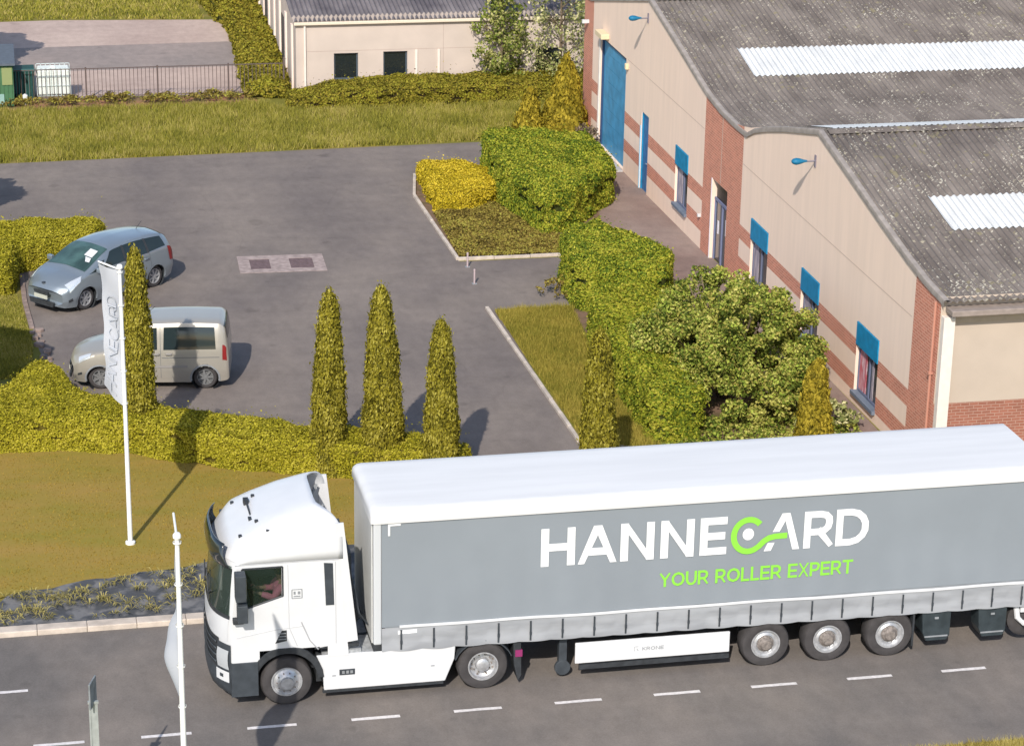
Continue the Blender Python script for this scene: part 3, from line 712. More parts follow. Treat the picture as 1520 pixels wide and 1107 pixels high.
# windscreen
def glassmat(name, tint=.35, rough=.03):
    m = bpy.data.materials.new(name); n, l, b = nodes(m)
    b.inputs['Base Color'].default_value = (.04, .065, .05, 1); b.inputs['Roughness'].default_value = rough; b.inputs['Specular IOR Level'].default_value = .9; b.inputs['Coat Weight'].default_value = .6
    t = n.new('ShaderNodeBsdfTransparent'); t.inputs[0].default_value = (.75, .82, .8, 1)
    mx = n.new('ShaderNodeMixShader'); mx.inputs[0].default_value = 1-tint
    l.new(t.outputs[0], mx.inputs[1]); l.new(b.outputs[0], mx.inputs[2]); l.new(mx.outputs[0], n['Material Output'].inputs[0])
    MATS[name] = m; return m
g_front = glassmat('windscreen_glass', .45); g_side = glassmat('side_glass', .8)
def front_patch(name, z0, z1, w0, w1, off, m, parent=truck, nz=6, ny=20, bulge=0, thick=0, yc0=None):
    mb = MB(); P = []
    for i in range(nz+1):
        z = z0+(z1-z0)*i/nz; ww = w0+(w1-w0)*i/nz; row = []
        for j in range(ny+1):
            t = j/ny
            y = -ww+2*ww*t if yc0 is None else yc0[0]+(yc0[1]-yc0[0])*t
            row.append((cabx(y, z)-off-bulge*sin(pi*i/nz), y, z))
        P.append(row)
    mb.grid(P); o = mb.build(name, m, parent, smooth=True)
    if thick: md = o.modifiers.new('s', 'SOLIDIFY'); md.thickness = thick; md.offset = 0
    return o
front_patch('windscreen', 1.9, 2.95, 1.19, 1.15, .012, g_front)
front_patch('screen_surround', 1.88, 1.96, 1.2, 1.2, .018, black_plastic, nz=1)
for s in (-1, 1): 
    mb = MB(); mb.tube([(cabx(.35*s, 1.99)-.03, .45*s, 1.97), (cabx(.1*s, 2.2)-.035, .02+s*.05, 2.42)], .012, 5); mb.tube([(cabx(.0, 2.1)-.035, .3*s, 2.05), (cabx(.0, 2.4)-.035, s*.72, 2.3)], .012, 5); mb.build('wiper', black_plastic, truck)
front_patch('sun_visor', 2.92, 3.36, 1.16, 1.0, .06, glass_dark, bulge=.07, thick=.02)
front_patch('front_panel', 1.42, 1.86, 1.17, 1.18, .012, white_paint, nz=3)
front_patch('grille', .78, 1.42, .95, .95, .02, black_plastic, nz=6)
for k in range(4): front_patch('grille_bar', .86+.14*k, .91+.14*k, .9, .9, .04, dark_grey, nz=1, thick=.01)
for s in (-1, 1):
    a, b = (-1.235, -.93) if s < 0 else (.93, 1.235)
    front_patch('headlamp_housing', .80, 1.36, 0, 0, .022, dark_grey, yc0=(a, b), nz=5, ny=8)
    hl = front_patch('headlight', .84, 1.24, 0, 0, .045, chrome, yc0=((a+.02, b-.02) if s < 0 else (a+.02, b-.02)), nz=4, ny=6, bulge=.02)
    front_patch('lamp_panel', .58, .80, 0, 0, .062, white_paint, yc0=(a, b), nz=2, ny=6)
    front_patch('fog_lamp', .66, .73, 0, 0, .072, dark_grey, yc0=((a+b)/2-.04, (a+b)/2+.04), nz=2, ny=3)
# bumper
mb = MB(); P = []
for z, o in ((.26, -.10), (.34, .0), (.5, .04), (.62, .045), (.82, .02), (.99, .0)):
    P.append([(cabx(y, z)-o-rake(z), y, z) for y in [-1.245, -1.2, -1.1, -.9, -.6, -.3, 0, .3, .6, .9, 1.1, 1.2, 1.245]])
mb.grid(P)
for s in (-1, 1):
    mb.box(.35, .86, s*1.245-.05, s*1.245+.005*s+.0, .30, .99); mb.box(.45, .82, s*1.25-.02, s*1.25+.02, .48, .80)
mb.build('bumper', dark_grey, truck, smooth=True)
for s in (-1, 1):
    for za, zb_ in ((.52, .56), (.76, .79)): mb = MB(); mb.box(.5, .78, min(s*1.22, s*1.285), max(s*1.22, s*1.285), za, zb_); mb.build('step', black_plastic, truck)
    # wheel arch
    mb = MB(); P = []
    for a in np.linspace(radians(-8), radians(176), 16):
        c, sn = cos(a), sin(a); fx = 1.0 if abs(c) < .75 else 1
        P.append([(1.41-c*.60, s*.85, .52+sn*.60), (1.41-c*.60, s*1.265, .52+sn*.60), (1.41-c*.71, s*1.265, .52+min(sn*.74, .70)), (1.41-c*.71, s*1.235, .52+min(sn*.74, .70)+.01)])
    mb.grid(P); mb.build('wheel_arch', black_plastic, truck, smooth=True)
    # side window, surround
    mb = MB(); y = s*1.232
    mb.prism([(.60, 2.1), (1.35, 2.33), (1.35, 2.91), (.62, 2.91)], 'y', y-.004, y+.004); mb.build('side_window', g_side, truck)
    mb = MB(); y = s*1.243
    for a, b in (((.58, 2.08), (1.36, 2.32)), ((1.36, 2.32), (1.36, 2.92)), ((1.36, 2.92), (.60, 2.92)), ((.60, 2.92), (.58, 2.08))):
        mb.tube([(a[0], y, a[1]), (b[0], y, b[1])], .018, 5)
    mb.build('window_frame', black_plastic, truck)
    mb = MB(); mb.prism([(.60, 2.085), (1.35, 2.085), (1.35, 2.33)], 'y', s*1.238-.006, s*1.238+.006); mb.build('door_sill_panel', white_paint, truck)
    # mirrors
    mb = MB(); yo = s*1.50
    mb.box(.44, .64, yo-.14, yo+.14, 2.42, 2.95); mb.box(.47, .66, yo-.13, yo+.13, 1.98, 2.34); mb.tube([(.62, s*1.24, 2.85), (.52, yo, 2.9)], .03, 6); mb.tube([(.62, s*1.24, 2.1), (.52, yo, 2.06)], .03, 6)
    mi = mb.build('mirror', dark_grey, truck, bevel=.035)
    mb = MB(); mb.box(.64, .646, yo-.10, yo+.10, 2.48, 2.88); mb.build('mirror_glass', chrome, mi); mb = MB(); mb.box(.66, .666, yo-.10, yo+.10, 2.04, 2.28); mb.build('mirror_glass', chrome, mi)
    mb = MB(); mb.box(.40, .60, s*1.33-.07, s*1.33+.07, 1.86, 1.96); mb.tube([(.5, s*1.33, 1.95), (.55, s*1.4, 2.05)], .025, 6); mb.build('kerb_mirror', black_plastic, mi, bevel=.03)
    # vent, emblem, handle, panel lines
    mb = MB(); y = s*1.243; mb.prism([(1.2, 1.34), (1.42, 1.38), (1.42, 1.60), (1.33, 1.6)], 'y', y-.006, y+.006); mb.build('vent', black_plastic, truck)
    mb = MB()
    for k in range(3): mb.box(1.26+.0, 1.41, y-.01, y+.01, 1.41+.06*k, 1.43+.06*k)
    mb.build('louvre', mid_grey, truck)
    mb = MB(); E = [(1.53, 2.25), (1.72, 2.25), (1.72, 2.43), (1.53, 2.43)]
    for (a, b), (c, d) in zip(E, E[1:]+E[:1]): mb.tube([(a, s*1.242, b), (c, s*1.242, d)], .009, 4)
    mb.box(1.56, 1.60, s*1.242-.003, s*1.242+.003, 2.33, 2.39); mb.box(1.64, 1.69, s*1.242-.003, s*1.242+.003, 2.33, 2.39); mb.box(1.56, 1.69, s*1.242-.003, s*1.242+.003, 2.28, 2.30)
    mb.build('emblem', mid_grey, truck)
    mb = MB(); mb.prism([(2.17, 2.06), (2.33, 2.06), (2.31, 2.92), (2.14, 2.94)], 'y', s*1.242-.006, s*1.242+.006); mb.build('side_grille', dark_grey, truck)
    seam = mat('panel_seam', (.42, .42, .43), .7)
    mb = MB(); mb.tube([(.47, s*1.24, 1.5), (1.2, s*1.241, 1.62), (1.75, s*1.241, 1.66)], .006, 4); mb.tube([(1.46, s*1.241, 2.95), (1.47, s*1.241, 1.65), (1.62, s*1.241, 1.25)], .005, 4)
    mb.tube([(2.36, s*1.241, 2.95), (2.36, s*1.241, 1.25)], .006, 4); mb.tube([(.47, s*1.241, 3.0), (1.7, s*1.242, 3.0), (1.85, s*1.242, 3.0), (2.42, s*1.242, 2.99)], .009, 4)
    mb.tube([(1.70, s*1.241, 1.75), (1.86, s*1.243, 1.35), (2.02, s*1.241, 1.15)], .012, 4)
    mb.build('panel_seam', seam, truck)
    # rear lower panel + side extender
    mb = MB(); mb.prism([(2.05, 1.18), (2.78, 1.28), (2.52, 3.72), (2.36, 3.72), (2.38, 1.4), (2.05, 1.22)], 'y', s*1.215-.02, s*1.215+.02); mb.build('side_extender', white_paint, truck)
    mb = MB(); mb.box(1.95, 2.8, s*1.2-.03, s*1.2+.03, 1.15, 1.21); mb.build('cab_skirt_edge', black_plastic, truck)
# roof fairing
def ztop(x):
    T = [(.18, 3.1), (.3, 3.24), (.6, 3.44), (1.0, 3.64), (1.5, 3.83), (2.05, 3.97), (2.6, 4.02)]
    for (a, za), (b, zb) in zip(T, T[1:]):
        if a <= x <= b: return za+(zb-za)*(x-a)/(b-a)
    return T[-1][1] if x > 1 else T[0][1]
P = []; nu, nv = 26, 40
for i in range(nu+1):
    u = (i/nu)**1.35; row = []
    for j in range(nv+1):
        tt = j/nv; th = pi*(.25*tt+.75*(tt-sin(2*pi*tt)/(2*pi))); c, s_ = -cos(th), sin(th)
        yy = 1.243*math.copysign(abs(c)**(2/4.4), c)
        x0 = cabx(yy, 3.04)+.0; x1 = 2.05+.45*max(0, (abs(yy)-.62)/.62)**1.4
        x = x0+u*(x1-x0)
        # grow from the plan outline at the front
        k = min(1, (x-x0)/.30); k = sin(k*pi/2)**.8
        z = 3.0+(ztop(x)-3.0)*abs(s_)**(2/4.4)*(.12+.88*k)
        row.append((x, yy, z))
    P.append(row)
mb = MB(); mb.grid(P); rf = mb.build('roof_fairing', white_paint, truck, smooth=True, thick=.03)
mb = MB(); mb.box(1.9, 1.96, -1.1, 1.1, 2.9, 3.72); mb.build('rear_bulkhead', black_plastic, rf)
for yy in (-.8, 0, .8): mb = MB(); mb.tube([(2.0, yy, 3.1), (2.3, yy*1.3, 3.6)], .03, 6); mb.build('brace', mid_grey, rf)
for (x, y) in ((.62, -.85), (.95, -.62), (1.0, .55), (.62, .75), (1.12, -1.02)):
    mb = MB(); z = 3.0+(ztop(x)-3.0)*(1-abs(y/1.243)**3.6)**(1/3.6); mb.box(x-.035, x+.035, y-.05, y+.05, z-.02, z+.035); mb.build('marker_lamp', black_plastic, rf, bevel=.015)
mb = MB(); mb.tube([(.9, -.38, 3.5), (.86, -.1, 3.62), (.84, .35, 3.66)], .018, 5); mb.box(.82, .92, -.46, -.3, 3.5, 3.58); mb.box(.8, .9, .3, .46, 3.56, 3.66); mb.build('roof_antenna', black_plastic, rf)
# chassis, tank skirts, catwalk
mb = MB(); mb.box(.6, 6.4, -.45, -.35, .75, 1.0); mb.box(.6, 6.4, .35, .45, .75, 1.0)
for xx in (2.2, 3.2, 4.2, 6.2): mb.box(xx, xx+.1, -.4, .4, .78, .95)
mb.box(2.0, 4.6, -1.0, 1.0, .35, .94); mb.box(.9, 2.0, -.7, .7, .5, .95); mb.box(1.35, 1.47, -1.1, 1.1, .44, .56); mb.box(5.17, 5.29, -1.1, 1.1, .44, .56); mb.build('chassis', black_plastic, truck)
for s in (-1, 1):
    mb = MB(); mb.prism([(1.98, 1.0), (4.68, 1.0), (4.66, .72), (4.48, .26), (2.12, .26), (2.1, .7)], 'y', s*1.2-.03, s*1.2+.03); sk = mb.build('chassis_skirt', white_paint, truck, bevel=.02)
    mb = MB(); mb.box(2.1, 4.45, s*1.17-.03, s*1.17+.03, .19, .26); mb.build('skirt_trim', black_plastic, sk)
    mb = MB(); y = s*1.233; mb.box(2.42, 2.72, y-.004, y+.004, .56, .68); mb.build('badge', dark_grey, sk)
    mb = MB()
    for k in range(3): mb.box(2.47+.08*k, 2.52+.08*k, y-.008, y+.008, .59, .65)
    mb.box(2.28, 2.35, y-.004, y+.004, .55, .57); mb.box(4.2, 4.27, y-.004, y+.004, .60, .62); mb.build('badge_mark', mid_grey, sk)
mb = MB(); mb.box(2.1, 4.6, -1.17, 1.17, .95, .99); mb.box(2.5, 2.85, -1.18, -.9, .99, 1.06); mb.build('deck_plate', mat('deck_grey', (.35, .36, .37), .6, var=.2, vscale=12), truck)
mb = MB()
mb.box(2.62, 2.72, -.8, .9, 1.0, 2.9)
for k in range(5): mb.tube([(2.68, -.9+.12*k, 2.6-.2*k), (2.85, -.95+.12*k, 1.7-.1*k), (3.02, -.8+.12*k, 1.4)], .018, 6)
mb.build('air_lines', dark_grey, truck)
# wheels
rim_m = mat('rim_silver', (.52, .52, .53), .4, metal=.55, var=.15, vscale=12)
hub_m = mat('hub_grey', (.22, .19, .17), .7, metal=.2, var=.3, vscale=18)
def wheel(x, s, kind, R=.5, W=.33, parent=truck, y=1.22):
    """lathe about y; outer face at |y|"""
    mb = MB(); yo = s*y
    prof = [(.29, -W), (.40, -W), (R-.03, -W+.02), (R, -W+.06), (R, -.06), (R-.03, -.015), (.40, 0), (.31, -.005), (.29, -.02)]
    mb.lathe([(r, s*h) for r, h in prof], (x, yo, .5 if R > .4 else R), 'y', 36); c = (x, yo, .5 if R > .4 else R)
    t = mb.build('wheel', rubber, parent, smooth=True)
    mb = MB()
    if kind == 'front': prof = [(.30, -.02), (.30, .0), (.27, .0), (.26, -.03), (.2, -.005), (.17, .035), (.13, .05), (.12, .09), (.0, .095)]
    elif kind == 'drive': prof = [(.30, -.02), (.30, .0), (.275, .0), (.265, -.10), (.20, -.16), (.15, -.15), (.13, -.05), (.10, -.03), (0, -.02)]
    else: prof = [(.30, -.02), (.30, .0), (.275, .0), (.26, -.06), (.22, -.05), (.19, -.02), (.17, -.04), (.165, -.04)]
    mb.lathe([(r, s*h) for r, h in prof], c, 'y', 32); rim = mb.build('rim', rim_m, t, smooth=True)
    mb = MB()
    if kind == 'trailer':
        mb.lathe([(r, s*h) for r, h in [(.168, -.06), (.168, -.02), (.13, .02), (.1, .06), (0, .065)]], c, 'y', 20); mb.build('hub', hub_m, t, smooth=True); mb = MB()
    for k in range(10):
        a = 2*pi*k/10; rr = .19 if kind != 'trailer' else .145; h0 = {'front': -.02, 'drive': -.17, 'trailer': -.03}[kind]
        p = (c[0]+rr*cos(a), c[1]+s*h0, c[2]+rr*sin(a)); mb.tube([p, (p[0], p[1]+s*.05, p[2])], .014, 6)
    if kind == 'drive':
        for k in range(8):
            a = 2*pi*(k+.5)/8; p = (c[0]+.232*cos(a), c[1]-s*.145, c[2]+.232*sin(a)); mb.tube([p, (p[0], p[1]+s*.03, p[2])], .022, 8)
    mb.build('wheel_nuts', hub_m, t)
    return t
for s in (-1, 1):
    wheel(1.41, s, 'front'); wheel(5.23, s, 'drive', W=.6)
    for x in (10.95, 12.24, 13.55): wheel(x, s, 'trailer', W=.38)
    # drive axle mudguard
    mb = MB(); P = []
    for a in np.linspace(radians(20), radians(160), 12):
        P.append([(5.23-cos(a)*.6, s*.62, .5+sin(a)*.57), (5.23-cos(a)*.6, s*1.24, .5+sin(a)*.57)])
    mb.grid(P); mb.build('mudguard', dark_grey, truck, thick=.02)
    mb = MB(); mb.prism([(5.82, .95), (5.97, .95), (5.99, .25), (5.92, .14), (5.84, .5)], 'y', s*.7, s*1.22); mb.build('mud_flap', black_plastic, truck)
    mb = MB(); mb.box(5.86, 6.0, s*1.21-.03, s*1.21+.03, .66, .80); mb.build('tail_light', mat('lamp_magenta', (.25, .03, .12), .4), truck)
# trailer
X0, X1 = 3.08, 16.66; ZB = 1.14; ZT = 3.82
mb = MB(); mb.box(X0+.22, X1-.1, -1.225, 1.225, ZB+.1, ZT-.02); mb.build('cargo_body', mat('curtain_far', S(150, 155, 160, 1.5), .7), truck)
# near and far curtain with gentle waves
for s in (-1, 1):
    mb = MB(); P = []; n = 150
    for i in range(n+1):
        x = X0+.16+(X1-.16-X0-.16)*i/n; row = []
        for j in range(13):
            z = 1.50+(ZT-1.50)*j/12
            wv = .006*sin(x*2*pi/.62+.7*j*.2)*(1-j/12)**1.5+.008*sin(x*1.3+z*2)*sin(pi*j/12)
            row.append((x, s*(1.237+wv), z))
        P.append(row)
    mb.grid(P); mb.build('side_curtain', curtain_m, truck, smooth=True)
    mb = MB(); P = []
    for i in range(n*2+1):
        x = X0+.16+(X1-.16-X0-.16)*i/(2*n); row = []
        ph = ((x-3.4)/.63) % 1; sag = .018*sin(pi*ph)
        for j in range(8):
            t = j/7; z = 1.02-(.02 if s < 0 else 0)+.48*t-(x-X0)*.006*(1-t)
            row.append((x, s*(1.238+sag*(1-t)+.012*sin(pi*t*3+ph*1.5)*sin(pi*t)+.004*sin(x*9)), z-.012*sin(pi*ph)*(1-t)))
        P.append(row)
    mb.grid(P); mb.build('curtain_hem', curtain_lo, truck, smooth=True)
    mb = MB(); P = []
    for i in range(n+1):
        x = X0+.5+(X1-.2-X0-.5)*i/n; z = 1.495+.012*sin(x*1.9)*sin(x*.7)-(x-X0)*.005
        P.append([(x, s*1.243, z-.028), (x, s*1.265, z-.02), (x, s*1.265, z+.02), (x, s*1.243, z+.028)])
    mb.grid(P); mb.build('hem_band', white_paint, truck, smooth=True)
    mb = MB(); mb.box(X0, X0+.16, s*1.14 if s > 0 else -1.25, 1.25 if s > 0 else -1.14, ZB, ZT); mb.build('corner_pillar', mat('pillar_white', (.52, .53, .54), .4), truck, bevel=.03)
    mb = MB(); mb.box(X1-.12, X1, s*1.14 if s > 0 else -1.25, 1.25 if s > 0 else -1.14, ZB, ZT); mb.build('rear_pillar', white_paint, truck, bevel=.02)
    nstr = 21
    for k in range(nstr):
        x = X0+.53+.634*k; mb = MB(); zo = -(x-X0)*.005
        mb.box(x-.016, x+.016, s*1.272-.006, s*1.272+.006, 1.03+zo, 1.44+zo); mb.box(x-.02, x+.02, s*1.278-.010, s*1.278+.010, 1.15+zo, 1.22+zo)
        mb.build('strap', dark_grey, truck)
mb = MB(); mb.box(X0-.02, X0, -1.13, 1.13, ZB, ZT); mb.build('headboard', mat('headboard_pale', (.66, .66, .64), .5, var=.05, vscale=2), truck)
# roof: crowned sheet with rounded rails
P = []
prof = [(-1.275, 3.66), (-1.285, 3.74), (-1.28, 3.82), (-1.25, 3.89), (-1.19, 3.925), (-1.05, 3.935), (-.6, 3.945), (0, 3.95), (.6, 3.945), (1.05, 3.935), (1.19, 3.925), (1.25, 3.89), (1.28, 3.82), (1.285, 3.74), (1.275, 3.66)]
xx = [X0-.05, X0-.045, X0-.02, X0+.04, X0+.12, X0+.3]+[X0+.3+.32*i for i in range(1, 41)]+[X1-.12, X1-.03, X1]
for i, x in enumerate(xx):
    e = min(1, (x-X0+.05)/.16); e = math.sqrt(max(0, 1-(1-e)**2)); row = []
    for (y, z) in prof:
        cz = 3.66+(z-3.66)*(.55+.45*e)
        if abs(y) < 1.1 and .4 < x-X0 < 13.3: cz -= .012*abs(sin((x-X0)*pi/.64))
        row.append((x, y*(.965+.035*e), cz))
    P.append(row)
mb = MB(); mb.grid(P)
for r in (P[0], P[-1]): mb.add(r, [tuple(range(len(r)))])
mb.build('trailer_roof', trailer_white, truck, smooth=True)
mb = MB(); mb.box(3.2, 16.5, -.55, -.42, .82, 1.12); mb.box(3.2, 16.5, .42, .55, .82, 1.12); mb.box(X0, X1, -1.22, 1.22, 1.0, ZB+.02)
for k in range(12): mb.box(6.0+.85*k, 6.1+.85*k, -1.15, 1.15, .93, 1.04)
for x in (10.95, 12.24, 13.55): mb.box(x-.07, x+.07, -1.1, 1.1, .43, .57); mb.box(x-.4, x+.3, -.7, -.6, .5, .7); mb.box(x-.4, x+.3, .6, .7, .5, .7)
mb.box(10.3, 14.2, -1.2, -.5, .98, 1.02); mb.box(10.3, 14.2, .5, 1.2, .98, 1.02)
mb.build('trailer_chassis', black_plastic, truck)
for s in (-1, 1):
    mb = MB(); mb.box(7.06, 10.2, s*1.2-.025, s*1.2+.025, .40, .84); sg = mb.build('side_guard', white_paint, truck, bevel=.015)
    mb = MB(); mb.box(7.15, 10.2, s*1.18-.03, s*1.18+.03, .26, .36); mb.build('guard_rail', black_plastic, sg)
    mb = MB()
    if s < 0:
        letters(mb, 'KRONE', lambda a, b, l: (a, -1.2265-.0006*l, b), 8.42, .58, .075, .014, .3, sx=1.25)
        mb.tube([(8.25, -1.227, .58), (8.25, -1.227, .67), (8.33, -1.227, .67)], .006, 4); mb.tube([(8.33, -1.227, .58), (8.30, -1.227, .63)], .006, 4)
        mb.build('maker_lettering', mid_grey, sg, fixn=False)
    # landing leg
    mb = MB(); mb.box(6.78, 6.94, s*.95-.08, s*.95+.08, .32, 1.05); mb.box(6.81, 6.91, s*.95-.05, s*.95+.05, .2, .34); mb.lathe([(0, -.04), (.16, -.04), (.16, .04), (0, .04)], (6.86, s*1.0, .24), 'y', 16); mb.build('landing_leg', dark_grey, truck, bevel=.01)
    # toolboxes
    for x, wd in ((14.22, .62), (15.42, .62)):
        mb = MB(); mb.prism([(x, .9), (x+wd, .9), (x+wd, .38), (x+wd-.06, .27), (x+.12, .27), (x+.04, .45)], 'y', s*.75, s*1.2); tb = mb.build('toolbox', mat('toolbox_slate', (.035, .045, .05), .45, var=.2, vscale=5), truck, bevel=.02)
        mb = MB(); mb.box(x+.08, x+wd-.05, s*1.205-.008, s*1.205+.008, .36, .39); mb.box(x+wd/2-.04, x+wd/2+.04, s*1.208-.01, s*1.208+.01, .76, .80); mb.build('lid_trim', mid_grey, tb)
    mb = MB(); mb.box(14.02, 14.06, s*.75, s*1.22, .2, 1.0); mb.build('mud_flap', black_plastic, truck)
    mb = MB(); mb.tube([(16.26, s*1.1, .92), (16.3, s*1.15, .62), (16.42, s*1.18, .5), (16.6, s*1.18, .6)], .06, 8); mb.box(16.34, 16.6, s*1.15-.04, s*1.15+.04, .75, .95); mb.build('hose_holder', white_paint, truck)
    mb = MB(); mb.lathe([(0, -.1), (.3, -.1), (.38, -.06), (.38, .06), (.3, .1), (0, .1)], (16.5, s*1.0, .55), 'y', 20); mb.build('spare_wheel', rubber, truck, smooth=True)
# rear doors + bumper
mb = MB(); mb.box(X1, X1+.04, -1.2, -.01, ZB, 3.78); mb.box(X1, X1+.04, .01, 1.2, ZB, 3.78); mb.build('rear_door', white_paint, truck)
mb = MB(); mb.box(16.45, 16.6, -1.2, 1.2, .4, .55); mb.box(16.4, 16.6, -.6, -.45, .5, 1.0); mb.box(16.4, 16.6, .45, .6, .5, 1.0); mb.build('rear_bumper', dark_grey, truck)
# lettering on the curtain
OX = TX
def onside(s):
    return (lambda a, b, l: (a-OX, -1.252-.002*l, b)) if s < 0 else (lambda a, b, l: (16.66-(a-OX)+3.08, 1.252+.002*l, b))
letw = mat('lettering_white', (.78, .78, .78), .5); letg = mat('lettering_green', S(146, 224, 76, 1.35), .5)
for s in (-1, 1):
    fn = onside(s)
    mb = MB(); wd = .155
    letters(mb, 'HANNE', fn, 0, 2.54, .79, wd, widths=[(9.52, 10.19), (10.25, 11.02), (11.09, 11.76), (11.89, 12.56), (12.68, 13.22)])
    # split A, R, D
    def seg(pts, lay=0, w_=wd):
        vs, f = stroke2d(pts, w_); mb.add([fn(a, b, lay) for a, b in vs], f)
    zb = 2.54; k = .78
    # A of CARD: foot, upper left stroke, right leg
    mb.add([fn(*p, 0) for p in ((13.985, zb), (14.13, zb), (14.20, zb+.17), (14.06, zb+.17))], [(0, 1, 2, 3)])
    mb.add([fn(*p, 1) for p in ((14.15, zb+.40), (14.29, zb+.40), (14.42, zb+.66), (14.47, zb+k), (14.33, zb+k))], [(0, 1, 2, 3, 4)])
    mb.add([fn(*p, 2) for p in ((14.57, zb), (14.71, zb), (14.49, zb+k), (14.36, zb+k), (14.40, zb+.62))], [(0, 1, 2, 3, 4)])
    letters(mb, 'RD', fn, 0, zb, k, .14, widths=[(14.79, 15.4), (15.45, 16.12)])
    mb.add([fn(13.655+.115*cos(a), 2.925+.125*sin(a), 0) for a in np.linspace(0, 2*pi, 25)[:-1]], [tuple(range(24))])
    mb.build('lettering', letw, truck, fixn=False)
    mb = MB(); pts = [(13.66+.30*cos(a), 2.90+.335*sin(a)) for a in np.linspace(radians(42), radians(300), 26)]
    pts += [(13.88, 2.66), (13.98, 2.76), (14.08, 2.82), (14.2, 2.845), (14.45, 2.85)]
    seg = stroke2d(pts, .12); mb.add([fn(a, b, 3) for a, b in seg[0]], seg[1])
    letters(mb, 'YOUR ROLLER EXPERT', fn, 11.92, 1.93, .30, .050, .27, sx=.87)
    mb.build('lettering', letg, truck, fixn=False)
    mb = MB(); lf = fn
    for (a, b, c, d) in ((6.56, 6.80, 3.60, 3.64), (6.56, 6.60, 3.40, 3.60)):
        mb.add([fn(a, c, 0), fn(b, c, 0), fn(b, d, 0), fn(a, d, 0)], [(0, 1, 2, 3)])
    mb.build('corner_mark', letw, truck, fixn=False)
    mb = MB(); mb.add([fn(*p, 1) for p in ((6.75, 1.34), (7.12, 1.35), (7.12, 1.43), (6.75, 1.42))], [(0, 1, 2, 3)]); mb.build('data_plate', letw, truck, fixn=False)

# ------------------------------------------------------------------ driver
def skin_person(name, joints, edges, rad, m, loc, rz=0):
    me = bpy.data.meshes.new(name); me.from_pydata(joints, edges, [])
    o = bpy.data.objects.new(name, me); COL.objects.link(o); o.location = loc; o.rotation_euler = (0, 0, rz)
    sk = o.modifiers.new('skin', 'SKIN'); ss = o.modifiers.new('sub', 'SUBSURF'); ss.levels = 2; ss.render_levels = 2
    for v, r in zip(me.skin_vertices[0].data, rad): v.radius = (r, r)
    me.skin_vertices[0].data[0].use_root = True
    me.materials.append(m); sk.use_smooth_shade = True
    return o
skin_m = mat('skin', (.55, .30, .22), .6)
shirt = mat('shirt_pink', S(225, 120, 145, .9), .8)
dj = [(0, 0, 0), (-.02, 0, .2), (-.02, 0, .42), (-.02, 0, .54), (-.04, 0, .60), (-.05, 0, .68), (-.05, 0, .77),
      (-.04, -.19, .47), (-.20, -.27, .30), (-.44, -.24, .38), (-.52, -.22, .40), (-.04, .19, .47), (-.18, .25, .28), (-.42, .14, .33), (-.51, .12, .36),
      (-.05, -.10, -.02), (-.45, -.13, .02), (-.55, -.13, -.38), (-.05, .10, -.02), (-.45, .13, .02), (-.55, .13, -.38)]
de = [(0, 1), (1, 2), (2, 3), (3, 4), (4, 5), (5, 6), (2, 7), (7, 8), (8, 9), (9, 10), (2, 11), (11, 12), (12, 13), (13, 14), (0, 15), (15, 16), (16, 17), (0, 18), (18, 19), (19, 20)]
dr = [.15, .15, .15, .07, .065, .10, .09, .07, .05, .035, .03, .07, .05, .035, .03, .085, .065, .045, .085, .065, .045]
drv = skin_person('person', dj, de, dr, skin_m, (TX+1.42, TY-.62, 1.84))
tag(drv, 'driver in a pink top sitting at the wheel inside the white lorry cab', 'person')
mb = MB(); P = []
for z, rx, ry in ((-.02, .17, .19), (.15, .165, .19), (.32, .17, .205), (.44, .16, .2), (.50, .10, .12), (.53, .075, .08)):
    P.append([(-.02+rx*cos(a), ry*sin(a), z) for a in np.linspace(0, 2*pi, 17)])
mb.grid(P); mb.tube([(-.03, -.17, .46), (-.13, -.24, .38), (-.21, -.275, .29), (-.34, -.26, .345), (-.42, -.245, .37)], [.09, .08, .075, .065, .055], 10)
mb.tube([(-.03, .17, .46), (-.12, .23, .37), (-.19, .26, .27), (-.32, .2, .30)], [.09, .08, .07, .06], 10)
mb.build('shirt', shirt, drv, smooth=True)
mb = MB(); mb.lathe([(.0, .86), (.06, .85), (.10, .80), (.11, .74), (.10, .68)], (-.04, 0, 0), 'z', 16); mb.build('hair', mat('hair_brown', (.05, .03, .02), .8), drv, smooth=True)
for s in (-1, 1):
    mb = MB(); y = -.22 if s < 0 else .12; hx = -.52
    for k in range(4): mb.tube([(hx, y-.03+.02*k, .40), (hx-.05, y-.03+.02*k, .42), (hx-.07, y-.03+.02*k, .39)], .009, 6)
    mb.tube([(hx+.01, y+.04*s*-1, .39), (hx-.03, y+.05*s*-1, .37)], .010, 6); mb.build('fingers', skin_m, drv)
